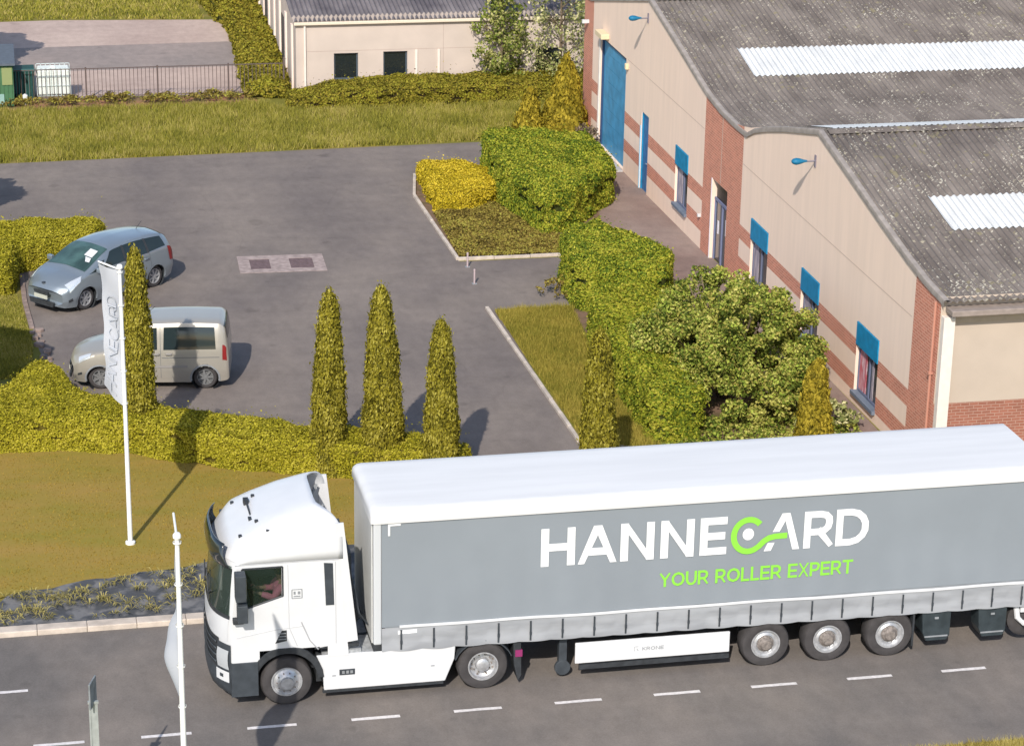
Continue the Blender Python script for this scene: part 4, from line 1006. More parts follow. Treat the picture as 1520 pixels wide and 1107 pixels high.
# ------------------------------------------------------------------ cars
class CarShape:
    def __init__(s, st, L, nose=.2, tail=.12):
        s.st = st; s.L = L; s.nose = nose; s.tail = tail
        s.X = np.array([q[0] for q in st]); s.A = np.array([q[1] for q in st], float)   # (n,5,2)
    def sec(s, x):
        X, A = s.X, s.A; i = int(np.clip(np.searchsorted(X, x)-1, 0, len(X)-2)); t = (x-X[i])/(X[i+1]-X[i])
        def tan_(k):
            if k == 0: return (A[1]-A[0])/(X[1]-X[0])
            if k == len(X)-1: return (A[-1]-A[-2])/(X[-1]-X[-2])
            a = (A[k]-A[k-1])/(X[k]-X[k-1]); b = (A[k+1]-A[k])/(X[k+1]-X[k])
            return np.where(a*b > 0, 2*a*b/np.where(a+b == 0, 1, a+b), 0)
        h = X[i+1]-X[i]; m0, m1 = tan_(i)*h, tan_(i+1)*h
        return (2*t**3-3*t**2+1)*A[i]+(t**3-2*t**2+t)*m0+(-2*t**3+3*t**2)*A[i+1]+(t**3-t**2)*m1
    def P(s, x, v, side):
        a = s.sec(x); n = len(a)-1; i = min(int(v), n-1); t = v-i
        p0 = a[i-1] if i > 0 else a[i]; p3 = a[i+2] if i+2 <= n else np.array([-a[n-1][0], a[n-1][1]])
        c = .5*((2*a[i])+(-p0+a[i+1])*t+(2*p0-5*a[i]+4*a[i+1]-p3)*t*t+(-p0+3*a[i]-3*a[i+1]+p3)*t**3)
        lin_ = a[i]*(1-t)+a[i+1]*t; c = lin_*.55+c*.45
        y, z = c; W = .9
        f = max(0, 1-x/.9); r = max(0, 1-(s.L-x)/.6)
        xx = x+s.nose*f*(abs(y)/W)**2.5*1.0-s.tail*r*(abs(y)/W)**3
        return Vector((xx, side*y, z))
    def N(s, x, v, side):
        e = .02; x0, x1 = max(x-e, 0), min(x+e, s.L); v0, v1 = max(v-.05, 0), min(v+.05, 4)
        a = s.P(x1, v, side)-s.P(x0, v, side); b = s.P(x, v1, side)-s.P(x, v0, side)
        n = a.cross(b)*side
        n = n.normalized() if n.length > 1e-9 else Vector((0, 0, 1))
        c = Vector((s.P(x, v, side).x, 0, .8)); 
        if n.dot(s.P(x, v, side)-c) < 0: n = -n
        return n
    def patch(s, name, quad, side, m, parent, off=.008, n=10, both=False, thick=0):
        """quad: (x,v) corners a,b,c,d around the patch"""
        mb = MB()
        def Q(u, w):
            a, b, c, d = quad
            x = (a[0]*(1-u)+b[0]*u)*(1-w)+(d[0]*(1-u)+c[0]*u)*w; v = (a[1]*(1-u)+b[1]*u)*(1-w)+(d[1]*(1-u)+c[1]*u)*w
            return x, v
        rows = []
        for i in range(n+1):
            row = []
            for j in range(n+1):
                x, v = Q(j/n, i/n); row.append(s.P(x, v, side)+s.N(x, v, side)*off)
            if both:
                row = row  # mirrored half appended below
            rows.append(row)
        if both:     # w runs towards the centre line v=4: mirror
            R2 = [[Vector((p.x, -p.y, p.z)) for p in row] for row in rows[::-1]]
            rows = rows+R2[1:]
        mb.grid(rows); o = mb.build(name, m, parent, smooth=True)
        if thick: md = o.modifiers.new('s', 'SOLIDIFY'); md.thickness = thick; md.offset = 0
        return o
def car_wheel(root, c, R, s, m_rim, W=.2):
    mb = MB(); mb.lathe([(R*.62, -s*W), (R-.03, -s*W), (R, -s*(W-.03)), (R, -s*.03), (R-.03, 0), (R*.72, s*.003), (R*.66, -s*.012)], c, 'y', 28)
    t = mb.build('wheel', rubber, root, smooth=True)
    mb = MB(); mb.lathe([(R*.67, -s*.03), (R*.67, -s*.002), (R*.62, 0), (R*.60, -s*.03), (R*.58, -s*.07)], c, 'y', 28)
    for k in range(7):
        a = 2*pi*k/7; d = Vector((cos(a), 0, sin(a))); q = Vector((-sin(a), 0, cos(a))); C_ = Vector(c)
        v = [C_+d*.04+q*.03, C_+d*.04-q*.03, C_+d*R*.63-q*.025, C_+d*R*.63+q*.025]
        mb.add([p+Vector((0, -s*.015, 0)) for p in v]+[p+Vector((0, -s*.05, 0)) for p in v], [(0, 1, 2, 3), (0, 4, 5, 1), (1, 5, 6, 2), (2, 6, 7, 3), (3, 7, 4, 0)])
    mb.lathe([(0, -s*.005), (.05, -s*.008), (.055, -s*.03)], c, 'y', 14)
    mb.lathe([(0, -s*.08), (R*.6, -s*.08)], c, 'y', 20)
    mb.build('rim', m_rim, t, smooth=True)
def build_car(name, label, cat, shape, loc, rz, paint, wheels, R, cfg, group):
    root = empty(name, loc, rz, label, cat, group)
    L = shape.L; fw, rw, tw = wheels; NX = 110; NV = 28
    xs = np.linspace(0, L, NX+1); vs_ = np.linspace(0, 4, NV+1)
    body = MB()
    for side in (-1, 1):
        pts = [[shape.P(x, v, side) for v in vs_] for x in xs]
        V = [p for r in pts for p in r]; F = []
        for i in range(NX):
            for j in range(NV):
                c = (pts[i][j]+pts[i+1][j+1])/2
                if vs_[j] < 2 and any(math.hypot(c.x-w_, c.z-R) < R+.055 for w_ in (fw, rw)): continue
                F.append((i*(NV+1)+j, i*(NV+1)+j+1, (i+1)*(NV+1)+j+1, (i+1)*(NV+1)+j))
        body.add(V, F)
    for xe in (0, L):
        r = [shape.P(xe, v, -1) for v in vs_]+[shape.P(xe, v, 1) for v in vs_[::-1]]
        k = NV+1
        V = r; body.add(V, [(j, j+1, 2*k-2-j, 2*k-1-j) for j in range(k-1)])
    body.build('body', paint, root, smooth=True)
    mb = MB(); mb.box(.35, L-.3, -.62, .62, .16, .55); mb.box(fw+.45, rw-.45, -.74, .74, .17, .5)
    for w_ in (fw, rw):
        for s in (-1, 1): mb.lathe([(R+.06, 0), (R+.06, -s*.35), (0, -s*.36)], (w_, s*(tw+.02), R+.005), 'y', 24)
    mb.build('underbody', black_plastic, root)
    for w_ in (fw, rw):
        for s in (-1, 1):
            mb = MB(); P = []
            for a in np.linspace(radians(-12), radians(192), 22):
                row = []
                for rr, dy in ((R+.03, -.02), (R+.045, .006), (R+.085, .006)):
                    x = w_+rr*cos(a); z = R+rr*sin(a)
                    # side surface y at this height
                    best = min((abs(shape.P(x-shape.nose*0, v, 1).z-z), shape.P(x, v, 1).y) for v in np.linspace(0, 2.2, 24))
                    row.append((x, s*(best[1]+dy), z))
                P.append(row)
            mb.grid(P); mb.build('arch_lip', cfg.get('arch', paint), root, smooth=True)
            car_wheel(root, (w_, s*tw, R), R, s, cfg['rim'])
    for s in (-1, 1):
        for (q, nm) in cfg['side_glass']:
            shape.patch('side_window', q, s, cfg['glass'], root, .01)
        for q in cfg.get('pillars', []): shape.patch('pillar_trim', q, s, black_plastic, root, .012, 4)
        shape.patch('headlight', cfg['head'], s, chrome, root, .012, 6)
        shape.patch('tail_light', cfg['tail'], s, mat('tail_red', (.22, .02, .02), .3), root, .012, 5)
        for q in cfg.get('strips', []): shape.patch('side_strip', q, s, cfg['strip_m'], root, .014, 10)
        for q in cfg.get('handles', []): shape.patch('door_handle', q, s, cfg['handle_m'], root, .03, 3, thick=.02)
        for q in cfg.get('seams', []): shape.patch('door_seam', q, s, mat('seam_dark', (.12, .13, .14), .8), root, .004, 8)
        if 'fog' in cfg: shape.patch('fog_lamp', cfg['fog'], s, black_plastic, root, .01, 4)
        # mirror
        mx, mz = cfg['mirror']; mb = MB(); yb = shape.P(mx, 2.1, 1).y
        vs2 = []; 
        mb.box(mx-.06, mx+.06, min(s*(yb+.04), s*(yb+.24)), max(s*(yb+.04), s*(yb+.24)), mz, mz+.15); mb.box(mx-.02, mx+.03, min(s*(yb-.03), s*(yb+.06)), max(s*(yb-.03), s*(yb+.06)), mz, mz+.05)
        mb.build('mirror', cfg['mirror_m'], root, bevel=.03)
    for nm, q, m_, off in cfg['centre']: shape.patch(nm, q, -1, m_, root, off, 12, both=True)
    return root
silver = mat('silver_paint', S(150, 160, 168, 1.3), .32, metal=.5, spec=.5, coat=.6, var=.02, vscale=2)
van_paint = mat('van_beige_paint', S(206, 198, 184, 1.6), .36, metal=.4, spec=.5, coat=.5, var=.02, vscale=2)
car_glass = mat('car_glass', (.02, .03, .032), .07, spec=.5)
screen_glass = mat('screen_glass', (.045, .085, .08), .08, spec=.5, var=.4, vscale=2)
alloy = mat('alloy', (.42, .42, .43), .4, metal=.5)
plate_m = mat('plate_pale', S(205, 205, 190), .6)
st = [(0, [(.50, .24), (.70, .36), (.68, .60), (.40, .69), (0, .71)]),
      (.10, [(.70, .19), (.82, .40), (.79, .70), (.50, .80), (0, .83)]),
      (.45, [(.82, .18), (.90, .5), (.84, .88), (.62, .96), (0, 1.0)]),
      (.80, [(.84, .18), (.915, .55), (.865, .98), (.70, 1.03), (0, 1.09)]),
      (.95, [(.84, .18), (.92, .57), (.87, 1.0), (.76, 1.08), (0, 1.15)]),
      (1.35, [(.84, .18), (.92, .58), (.88, 1.02), (.74, 1.26), (0, 1.33)]),
      (1.75, [(.84, .18), (.92, .58), (.88, 1.04), (.70, 1.44), (0, 1.51)]),
      (2.15, [(.84, .18), (.92, .58), (.885, 1.05), (.65, 1.54), (0, 1.60)]),
      (2.8, [(.84, .18), (.92, .58), (.885, 1.07), (.64, 1.58), (0, 1.645)]),
      (3.5, [(.84, .18), (.92, .58), (.88, 1.09), (.63, 1.55), (0, 1.62)]),
      (4.1, [(.83, .2), (.91, .58), (.86, 1.11), (.61, 1.48), (0, 1.55)]),
      (4.33, [(.80, .24), (.89, .58), (.84, 1.09), (.59, 1.38), (0, 1.44)]),
      (4.46, [(.75, .28), (.85, .58), (.80, 1.0), (.60, 1.10), (0, 1.14)]),
      (4.53, [(.68, .32), (.78, .5), (.74, .88), (.52, .94), (0, .95)])]
mpv = CarShape(st, 4.53, .26, .14)
cfg = dict(glass=car_glass, rim=alloy, head=((.13, 1.7), (.60, 1.85), (.78, 2.5), (.2, 2.7)), tail=((4.28, 1.3), (4.50, 1.3), (4.44, 2.1), (4.2, 2.1)),
           side_glass=[(((1.52, 2.08), (2.42, 2.08), (2.42, 2.86), (1.98, 2.86)), 0), (((2.50, 2.08), (3.32, 2.08), (3.30, 2.86), (2.50, 2.86)), 0), (((3.40, 2.10), (4.12, 2.16), (4.02, 2.84), (3.38, 2.86)), 0), (((1.02, 2.1), (1.46, 2.08), (1.70, 2.62), (1.62, 2.66)), 0)],
           pillars=[((2.42, 2.05), (2.50, 2.05), (2.50, 2.88), (2.42, 2.88)), ((3.32, 2.07), (3.40, 2.07), (3.38, 2.88), (3.30, 2.88))],
           handles=[((2.2, 1.72), (2.38, 1.72), (2.38, 1.80), (2.2, 1.80)), ((3.15, 1.74), (3.33, 1.74), (3.33, 1.82), (3.15, 1.82))], handle_m=silver,
           seams=[((1.45, .5), (1.46, .5), (1.45, 2.0), (1.44, 2.0)), ((2.46, .4), (2.47, .4), (2.47, 2.05), (2.46, 2.05)), ((3.44, 1.2), (3.45, 1.2), (3.40, 2.05), (3.39, 2.05))],
           fog=((.09, .85), (.22, .85), (.20, 1.15), (.08, 1.15)), mirror=(1.32, 1.03), mirror_m=silver,
           centre=[('windscreen', ((.97, 3.02), (1.96, 3.02), (1.96, 4), (.97, 4)), screen_glass, .008), ('rear_window', ((4.14, 3.02), (4.42, 3.02), (4.42, 4), (4.14, 4)), car_glass, .008)])
def place(wheel_xy, ang, lx, ly):
    c, s = cos(ang), sin(ang)
    return (wheel_xy[0]-(c*lx-s*ly), wheel_xy[1]-(s*lx+c*ly), .01)
a1 = math.atan2(68.15-66.27, 3.98-1.84)
car1 = build_car('people_carrier', 'silver grey people carrier with dark windows parked nose to the yellow hedge', 'car', mpv, place((1.84, 66.27), a1, .92, -.80), a1, silver, (.92, 3.65, .80), .33, cfg, 'vehicles parked in the yard')
mb = MB(); mb.prism([(-.27, .55), (.27, .55), (.30, .63), (-.30, .63)], 'x', -.022, .02); mb.build('upper_grille', black_plastic, car1)
mb = MB(); mb.prism([(-.45, .22), (.45, .22), (.50, .36), (-.50, .36)], 'x', -.02, .03); mb.build('lower_grille', black_plastic, car1)
mb = MB(); mb.box(-.045, -.02, -.26, .26, .42, .53); mb.build('number_plate', plate_m, car1)
mb = MB(); mb.lathe([(0, .02), (.055, .015), (.06, -.01)], (.10, 0, .845), 'z', 16); mb.build('badge', dark_grey, car1)
mb = MB(); mb.tube([(3.75, 0, 1.60), (3.98, 0, 1.78)], .008, 5); mb.build('aerial', black_plastic, car1)
mb = MB()
for q in (((1.45, -.50), (1.72, -.50), (1.72, -.22), (1.45, -.22)), ((1.28, -.55), (1.42, -.50), (1.42, -.30), (1.26, -.42))):
    mb.add([mpv.P(x, 3.0+(.69+y)/.69*1.0, -1)+Vector((0, 0, .022)) for x, y in q], [(0, 1, 2, 3)])
mb.build('paper', white_paint, car1)
st2 = [(0, [(.50, .26), (.68, .38), (.66, .60), (.42, .68), (0, .70)]),
       (.10, [(.68, .2), (.79, .44), (.76, .74), (.52, .84), (0, .88)]),
       (.5, [(.78, .2), (.85, .52), (.81, .92), (.62, .99), (0, 1.04)]),
       (.95, [(.80, .2), (.86, .56), (.83, 1.0), (.67, 1.06), (0, 1.12)]),
       (1.10, [(.80, .2), (.86, .56), (.835, 1.02), (.73, 1.12), (0, 1.19)]),
       (1.45, [(.80, .2), (.86, .56), (.84, 1.05), (.72, 1.42), (0, 1.49)]),
       (1.78, [(.80, .2), (.86, .56), (.845, 1.07), (.70, 1.66), (0, 1.73)]),
       (2.1, [(.80, .2), (.86, .56), (.845, 1.08), (.69, 1.74), (0, 1.79)]),
       (3.0, [(.80, .2), (.86, .56), (.845, 1.09), (.69, 1.77), (0, 1.82)]),
       (3.85, [(.80, .22), (.86, .56), (.845, 1.1), (.69, 1.75), (0, 1.80)]),
       (4.02, [(.79, .24), (.85, .56), (.83, 1.1), (.68, 1.66), (0, 1.71)]),
       (4.10, [(.78, .26), (.84, .56), (.82, 1.05), (.68, 1.30), (0, 1.33)]),
       (4.14, [(.74, .3), (.80, .5), (.79, .9), (.6, 1.0), (0, 1.02)])]
vans = CarShape(st2, 4.14, .24, .06)
trimv = mat('van_trim', S(150, 145, 140, 1.3), .6)
cfg2 = dict(glass=car_glass, rim=mat('steel_rim', (.22, .22, .22), .5, metal=.4), arch=mid_grey,
            head=((.13, 1.85), (.48, 1.9), (.55, 2.5), (.18, 2.55)), tail=((3.98, 1.5), (4.10, 1.5), (4.08, 2.2), (3.98, 2.2)),
            side_glass=[(((1.36, 2.03), (2.28, 2.03), (2.28, 2.84), (1.78, 2.84)), 0), (((2.44, 2.02), (3.80, 2.02), (3.76, 2.84), (2.46, 2.84)), 0)],
            pillars=[((1.18, 2.1), (1.34, 2.1), (1.40, 2.35), (1.36, 2.35))],
            strips=[((1.25, 1.12), (3.05, 1.12), (3.05, 1.24), (1.25, 1.24))], strip_m=trimv,
            handles=[((2.18, 1.78), (2.34, 1.78), (2.34, 1.86), (2.18, 1.86)), ((2.50, 1.78), (2.66, 1.78), (2.66, 1.86), (2.50, 1.86))], handle_m=trimv,
            seams=[((1.30, .5), (1.31, .5), (1.31, 2.0), (1.30, 2.0)), ((2.36, .4), (2.37, .4), (2.37, 2.9), (2.36, 2.9)), ((2.4, 1.62), (3.9, 1.62), (3.9, 1.65), (2.4, 1.65))],
            fog=((.08, .9), (.2, .9), (.2, 1.1), (.08, 1.1)), mirror=(1.38, 1.08), mirror_m=black_plastic,
            centre=[('windscreen', ((1.13, 3.02), (1.74, 3.02), (1.74, 4), (1.13, 4)), screen_glass, .008), ('rear_window', ((4.0, 3.0), (4.09, 3.0), (4.09, 4), (4.0, 4)), car_glass, .008)])
a2 = math.atan2(-.38, 2.66)
car2 = build_car('small_van', 'pale beige windowed van with grey roof parked in the shadow of a cypress', 'van', vans, place((1.94, 59.65), a2, .80, -.74), a2, van_paint, (.80, 3.49, .74), .31, cfg2, 'vehicles parked in the yard')
mb = MB(); mb.prism([(-.3, .52), (.3, .52), (.34, .60), (-.34, .60)], 'x', -.02, .02); mb.build('upper_grille', black_plastic, car2)
mb = MB(); mb.prism([(-.45, .24), (.45, .24), (.48, .36), (-.48, .36)], 'x', -.02, .03); mb.build('lower_grille', black_plastic, car2)
mb = MB(); mb.box(-.04, -.02, -.26, .26, .39, .49); mb.build('number_plate', plate_m, car2)
mb = MB(); mb.tube([(1.95, 0, 1.79), (2.2, 0, 2.0)], .008, 5); mb.build('aerial', black_plastic, car2)

# ------------------------------------------------------------------ flags and signpost
pole_m = mat('pole_white', (.80, .79, .76), .4, spec=.4)
flag_m = mat('flag_cloth', (.56, .57, .61), .8, var=.03, vscale=2)
nf = flag_m.node_tree; fb = nf.nodes['Principled BSDF']; trn = nf.nodes.new('ShaderNodeBsdfTranslucent'); trn.inputs[0].default_value = (.7, .71, .74, 1)
mxf = nf.nodes.new('ShaderNodeMixShader'); mxf.inputs[0].default_value = .22; nf.links.new(fb.outputs[0], mxf.inputs[1]); nf.links.new(trn.outputs[0], mxf.inputs[2]); nf.links.new(mxf.outputs[0], nf.nodes['Material Output'].inputs[0])
flag_t = mat('flag_print', (.45, .47, .52), .8)
def flagpole(loc, zt, d, zb, label, bulge=.07, wid=.72, tiltb=.0, lowbulge=0):
    root = empty('flagpole', loc, 0, label, 'flagpole', 'advertising flagpoles by the road')
    mb = MB(); mb.tube([(0, 0, 0), (0, 0, zt*.5), (0, 0, zt)], .056, 12, r2=.036); mb.lathe([(.11, 0), (.11, .05), (.07, .08)], (0, 0, 0), 'z', 14); mb.build('pole', pole_m, root, smooth=True)
    mb = MB(); mb.lathe([(.0, .07), (.045, .06), (.065, .03), (.065, -.02), (.045, -.04)], (0, 0, zt), 'z', 14); mb.build('finial', pole_m, root, smooth=True)
    D = Vector((d[0], d[1], 0)).normalized(); Nn = Vector((-D.y, D.x, 0))
    e = D*wid; mb = MB(); mb.tube([(0, 0, zt-.05), (e.x, e.y, zt-.03+tiltb)], .02, 8); mb.build('boom', pole_m, root)
    def F(u, v):    # u along boom, v 0 bottom..1 top
        cut = .33*u*(1-v)**3
        b = (bulge*sin(pi*u)*sin(2.2*pi*v+.6)+.035*sin(6*v+5*u)*u*(1-v)+.018*sin(19*v+7*u)*u+lowbulge*sin(pi*min(1, max(0, (.44-v)/.44)))*sin(pi*u*.75))
        uu = u*(1-.16*sin(pi*v)-.02*sin(9*v)) if True else u
        p = D*(uu*wid)+Nn*b
        return Vector((p.x, p.y, zb+(zt-.07-zb)*v+cut+tiltb*u*v))
    mb = MB(); P = [[F(j/14, i/44) for j in range(15)] for i in range(45)]; mb.grid(P); fl = mb.build('flag', flag_m, root, smooth=True)
    H = zt-.07-zb; mb = MB()
    for sd_ in (-1, 1):
        def fn(a, b, l):   # a along text (bottom to top), b across
            v = .05+a/H; u = .5+(b-.29)/wid*1.2*(1 if sd_ > 0 else -1)
            u = min(.98, max(.02, u)); p = F(u, min(v, .99)); return p+Nn*(.04+.001*l)*(1 if sd_ > 0 else -1)
        if lowbulge == 0: letters(mb, 'HANNECARD', fn, 0.03, .14, .30, .030, .13, sx=.95)
    if mb.v: mb.build('flag_lettering', flag_t, fl, fixn=False)
    for k in range(5):
        mb = MB(); z = zb+.1+(zt-zb-.2)*k/4; mb.lathe([(.068, -.015), (.068, .015)], (0, 0, z), 'z', 10); mb.build('flag_ring', pole_m, root)
    return root
flagpole((2.11, 49.61, .03), 6.36, (-.44, .62), 3.2, 'white flagpole on the brown lawn with white banner hanging in front of a cypress')
flagpole((2.22, 35.2, 0), 6.42, (.02, 1.0), 3.35, 'white flagpole at the bottom of the picture with banner seen edge-on above the road', bulge=.0, wid=1.0, lowbulge=.25)
pr = empty('road_sign', (.86, 37.5, 0), 0, 'grey metal signpost seen edge-on beside the road at lower left', 'road sign')
galv = mat('galvanised', S(160, 164, 162, 1.0), .5, metal=.3, var=.1, vscale=6)
mb = MB(); mb.box(-.075, -.045, -.02, .02, 0, 2.45); mb.box(.045, .075, -.02, .02, 0, 2.45)
mb.box(-.045, .045, -.006, .006, 0, 2.43); mb.build('post', galv, pr)
mb = MB(); mb.prism([(-.075, -.18), (-.045, -.19), (.075, .18), (.05, .19)], 'z', 2.4, 2.88); mb.build('sign_plate', mat('sign_back', S(120, 124, 126, 1.0), .6, var=.2), pr, bevel=.01)
mb = MB(); mb.box(-.09, .09, -.03, .03, 2.44, 2.48); mb.build('clamp', galv, pr)
# low hinged posts at the path mouth
bo = None
for i, (x, y) in enumerate(((13.28, 68.62), (13.17, 66.95))):
    lab = ('short pale post at the kerb corner of the ground cover bed', 'short pale post in the path mouth nearer the camera')[i]
    if i == 0:
        bo = empty('bollard', (x, y, .01), 0, lab, 'bollard', 'short posts at the path mouth')
        mb = MB(); mb.tube([(0, 0, 0), (0, 0, .42)], .028, 10); mb.lathe([(0, .46), (.03, .45), (.035, .41)], (0, 0, 0), 'z', 10); bp_ = mb.build('post', mat('post_pale', S(190, 170, 170, 1.3), .6), bo, smooth=True)
        mb = MB(); mb.box(-.07, .07, -.07, .07, 0, .015); bq = mb.build('base_plate', mid_grey, bo)
    else:
        c = bo.copy(); COL.objects.link(c); c.location = (x, y, .01); c['label'] = lab
        for ch in (bp_, bq): d = ch.copy(); COL.objects.link(d); d.parent = c

# ------------------------------------------------------------------ vegetation
lf_yellow = leafmat('leaf_yellow', [S(108, 104, 24, 1.0), S(140, 132, 30, .95), S(154, 145, 38, .95), S(170, 158, 58, .95)])
lf_gold = leafmat('leaf_gold', [S(140, 124, 24, 1.0), S(184, 162, 36, .95), S(204, 180, 60, .95)])
lf_cyp = leafmat('leaf_cypress', [S(80, 76, 20, 1.0), S(118, 109, 30, .95), S(135, 125, 36, .92), S(154, 144, 64, .92)], psc=2.4)
lf_cypg = leafmat('leaf_cypress_gold', [S(92, 82, 20, 1.0), S(136, 120, 34, .95), S(162, 142, 48, .92)], psc=2.4)
lf_green = leafmat('leaf_green', [S(64, 84, 24, 1.0), S(104, 118, 34, .9), S(136, 138, 38, .88), S(156, 150, 54, .88)], patch=1.5)
lf_gy = leafmat('leaf_green_yellow', [S(78, 92, 24, 1.0), S(112, 122, 32, .9), S(138, 137, 38, .9), S(154, 147, 54, .9)], patch=1.5)
lf_olive = leafmat('leaf_olive', [S(70, 84, 28, 1.0), S(108, 122, 44, .92), S(144, 132, 66, .92), S(136, 150, 56, .9), S(176, 170, 92, .95)], psc=1.3, patch=1.6)
lf_pale = leafmat('leaf_pale', [S(84, 92, 48, 1.1), S(128, 134, 76, 1.0), S(160, 158, 102, .95), S(190, 182, 136, .95)])
lf_treeg = leafmat('leaf_tree', [S(78, 92, 34, 1.1), S(112, 124, 50, 1.0), S(140, 142, 72, .95), S(164, 156, 104, .95)])
lf_far = leafmat('leaf_far_hedge', [S(92, 88, 30, 1.25), S(128, 122, 36, 1.15), S(150, 132, 50, 1.15), S(150, 146, 48, 1.1)])
lf_cover = leafmat('leaf_cover', [S(88, 76, 36, 1.25), S(130, 112, 54, 1.15), S(150, 132, 62, 1.15), S(156, 150, 66, 1.1)], psc=.9)
lf_shrub = leafmat('leaf_dark_shrub', [S(60, 46, 42, 1.2), S(120, 100, 86, 1.2), S(160, 140, 110, 1.1)])
gr_field = leafmat('grass_field', [S(112, 112, 48, 1.2), S(142, 138, 50, 1.15), S(160, 152, 62, 1.15), S(182, 166, 98, 1.15)], patch=1.5, psc=.55)
gr_isl = leafmat('grass_island', [S(120, 118, 44, 1.2), S(152, 140, 56, 1.15), S(176, 156, 74, 1.1)], patch=1.5, psc=.6)
gr_lawn = leafmat('grass_lawn', [S(136, 118, 40, 1.3), S(156, 130, 48, 1.25), S(168, 138, 62, 1.2)], patch=1.3, psc=.45)
gr_dry = leafmat('grass_dry', [S(140, 124, 60, 1.2), S(180, 162, 84, 1.15), S(206, 190, 120, 1.1)], patch=1.2)
gr_weed = leafmat('weed_leaf', [S(110, 104, 60, 1.2), S(160, 146, 80, 1.1), S(190, 176, 110, 1.1)])
core_y = mat('twig_core_yellow', S(96, 86, 26, 1.4), .95, var=.3, vscale=9)
core_g = mat('twig_core_green', S(66, 72, 24, 1.4), .95, var=.3, vscale=9)
core_b = mat('twig_core_brown', S(66, 56, 26, 1.5), .95, var=.3, vscale=9)
bark = mat('bark', S(120, 104, 84, 1.4), .9, var=.25, vscale=12, bump=.5, bscale=30)

hedge('hedge', [(-8, 56.5), (-.65, 55.55), (.9, 55.45), (2.5, 55.0), (4.06, 53.95), (5.6, 53.25), (7.1, 52.7), (9.9, 51.4), (10.2, 52.2), (9.6, 52.75), (6.7, 54.1), (4.6, 55.2), (2.5, 56.5), (1.4, 57.3), (1.0, 58.6), (.5, 59.9), (.1, 59.7), (-.3, 58.3), (-1.1, 57.4), (-8, 57.4)], .82, [lf_yellow, core_y],
      'long low yellow-green hedge curving along the back of the brown lawn', seed=1, dens=3200, size=.036, group='clipped hedges')
hedge('hedge', [(-6, 67.8), (-.2, 67.9), (.0, 70.0), (.6, 70.3), (2.4, 70.8), (2.65, 72.3), (-6, 72.5)], .95, [lf_yellow, core_y],
      'yellow hedge block in front of the nose of the silver car', seed=2, dens=2800, size=.038, group='clipped hedges')
hedge('hedge', [(15.55, 76.0), (16.35, 71.6), (17.2, 72.0), (19.4, 75.2), (19.4, 79.2), (17.6, 80.0), (15.95, 79.8)], 1.28, [lf_green, core_g],
      'large green clipped hedge block beside the path and the golden shrub', seed=3, dens=2300, size=.048, lump=.12, group='clipped hedges')
hedge('golden_shrub', [(13.35, 74.7), (14.4, 74.6), (15.6, 75.5), (15.8, 77.6), (14.6, 78.9), (13.5, 78.6)], .62, [lf_gold, core_y],
      'low golden yellow shrub at the corner of the kerbed island', 'shrub', seed=4, dens=3000, size=.036, lump=.1)
hedge('hedge', [(15.55, 64.5), (15.75, 66.8), (17.0, 68.0), (18.5, 64.6), (17.8, 62.6), (16.6, 62.9)], 1.5, [lf_green, core_g],
      'green clipped hedge with tapering top beside the paved path mouth', seed=5, dens=2400, size=.046, lump=.1, group='clipped hedges')
hedge('hedge', [(15.4, 61.6), (17.3, 63.0), (17.5, 61.2), (16.5, 58.5), (16.25, 53.6), (15.1, 53.6), (15.1, 58)], 1.25, [lf_gy, core_g],
      'yellow-green hedge running down behind the trailer next to the big olive shrub', seed=6, dens=2200, size=.048, lump=.14, group='clipped hedges')
hedge('hedge', [(10.3, 89.2), (13, 89.0), (18, 89.2), (22.4, 89.0), (22.4, 90.7), (14, 90.8), (12, 90.9), (10.5, 90.7)], .72, [lf_far, core_b],
      'low olive hedge mound in front of the pale far building', seed=7, dens=1500, size=.052, lump=.1, hf=lambda x, y: .35+.42*min(1, max(0, (x-10.4)/3.2)))
hedge('hedge', [(9.05, 91.3), (10.55, 91.2), (10.9, 101), (11.1, 112), (8.6, 112), (9.6, 103), (9.25, 96)], .55, [lf_far, core_g],
      'green hedge strip running away beside the left wall of the far building', seed=8, dens=800, size=.07, lump=.2, step=.35)

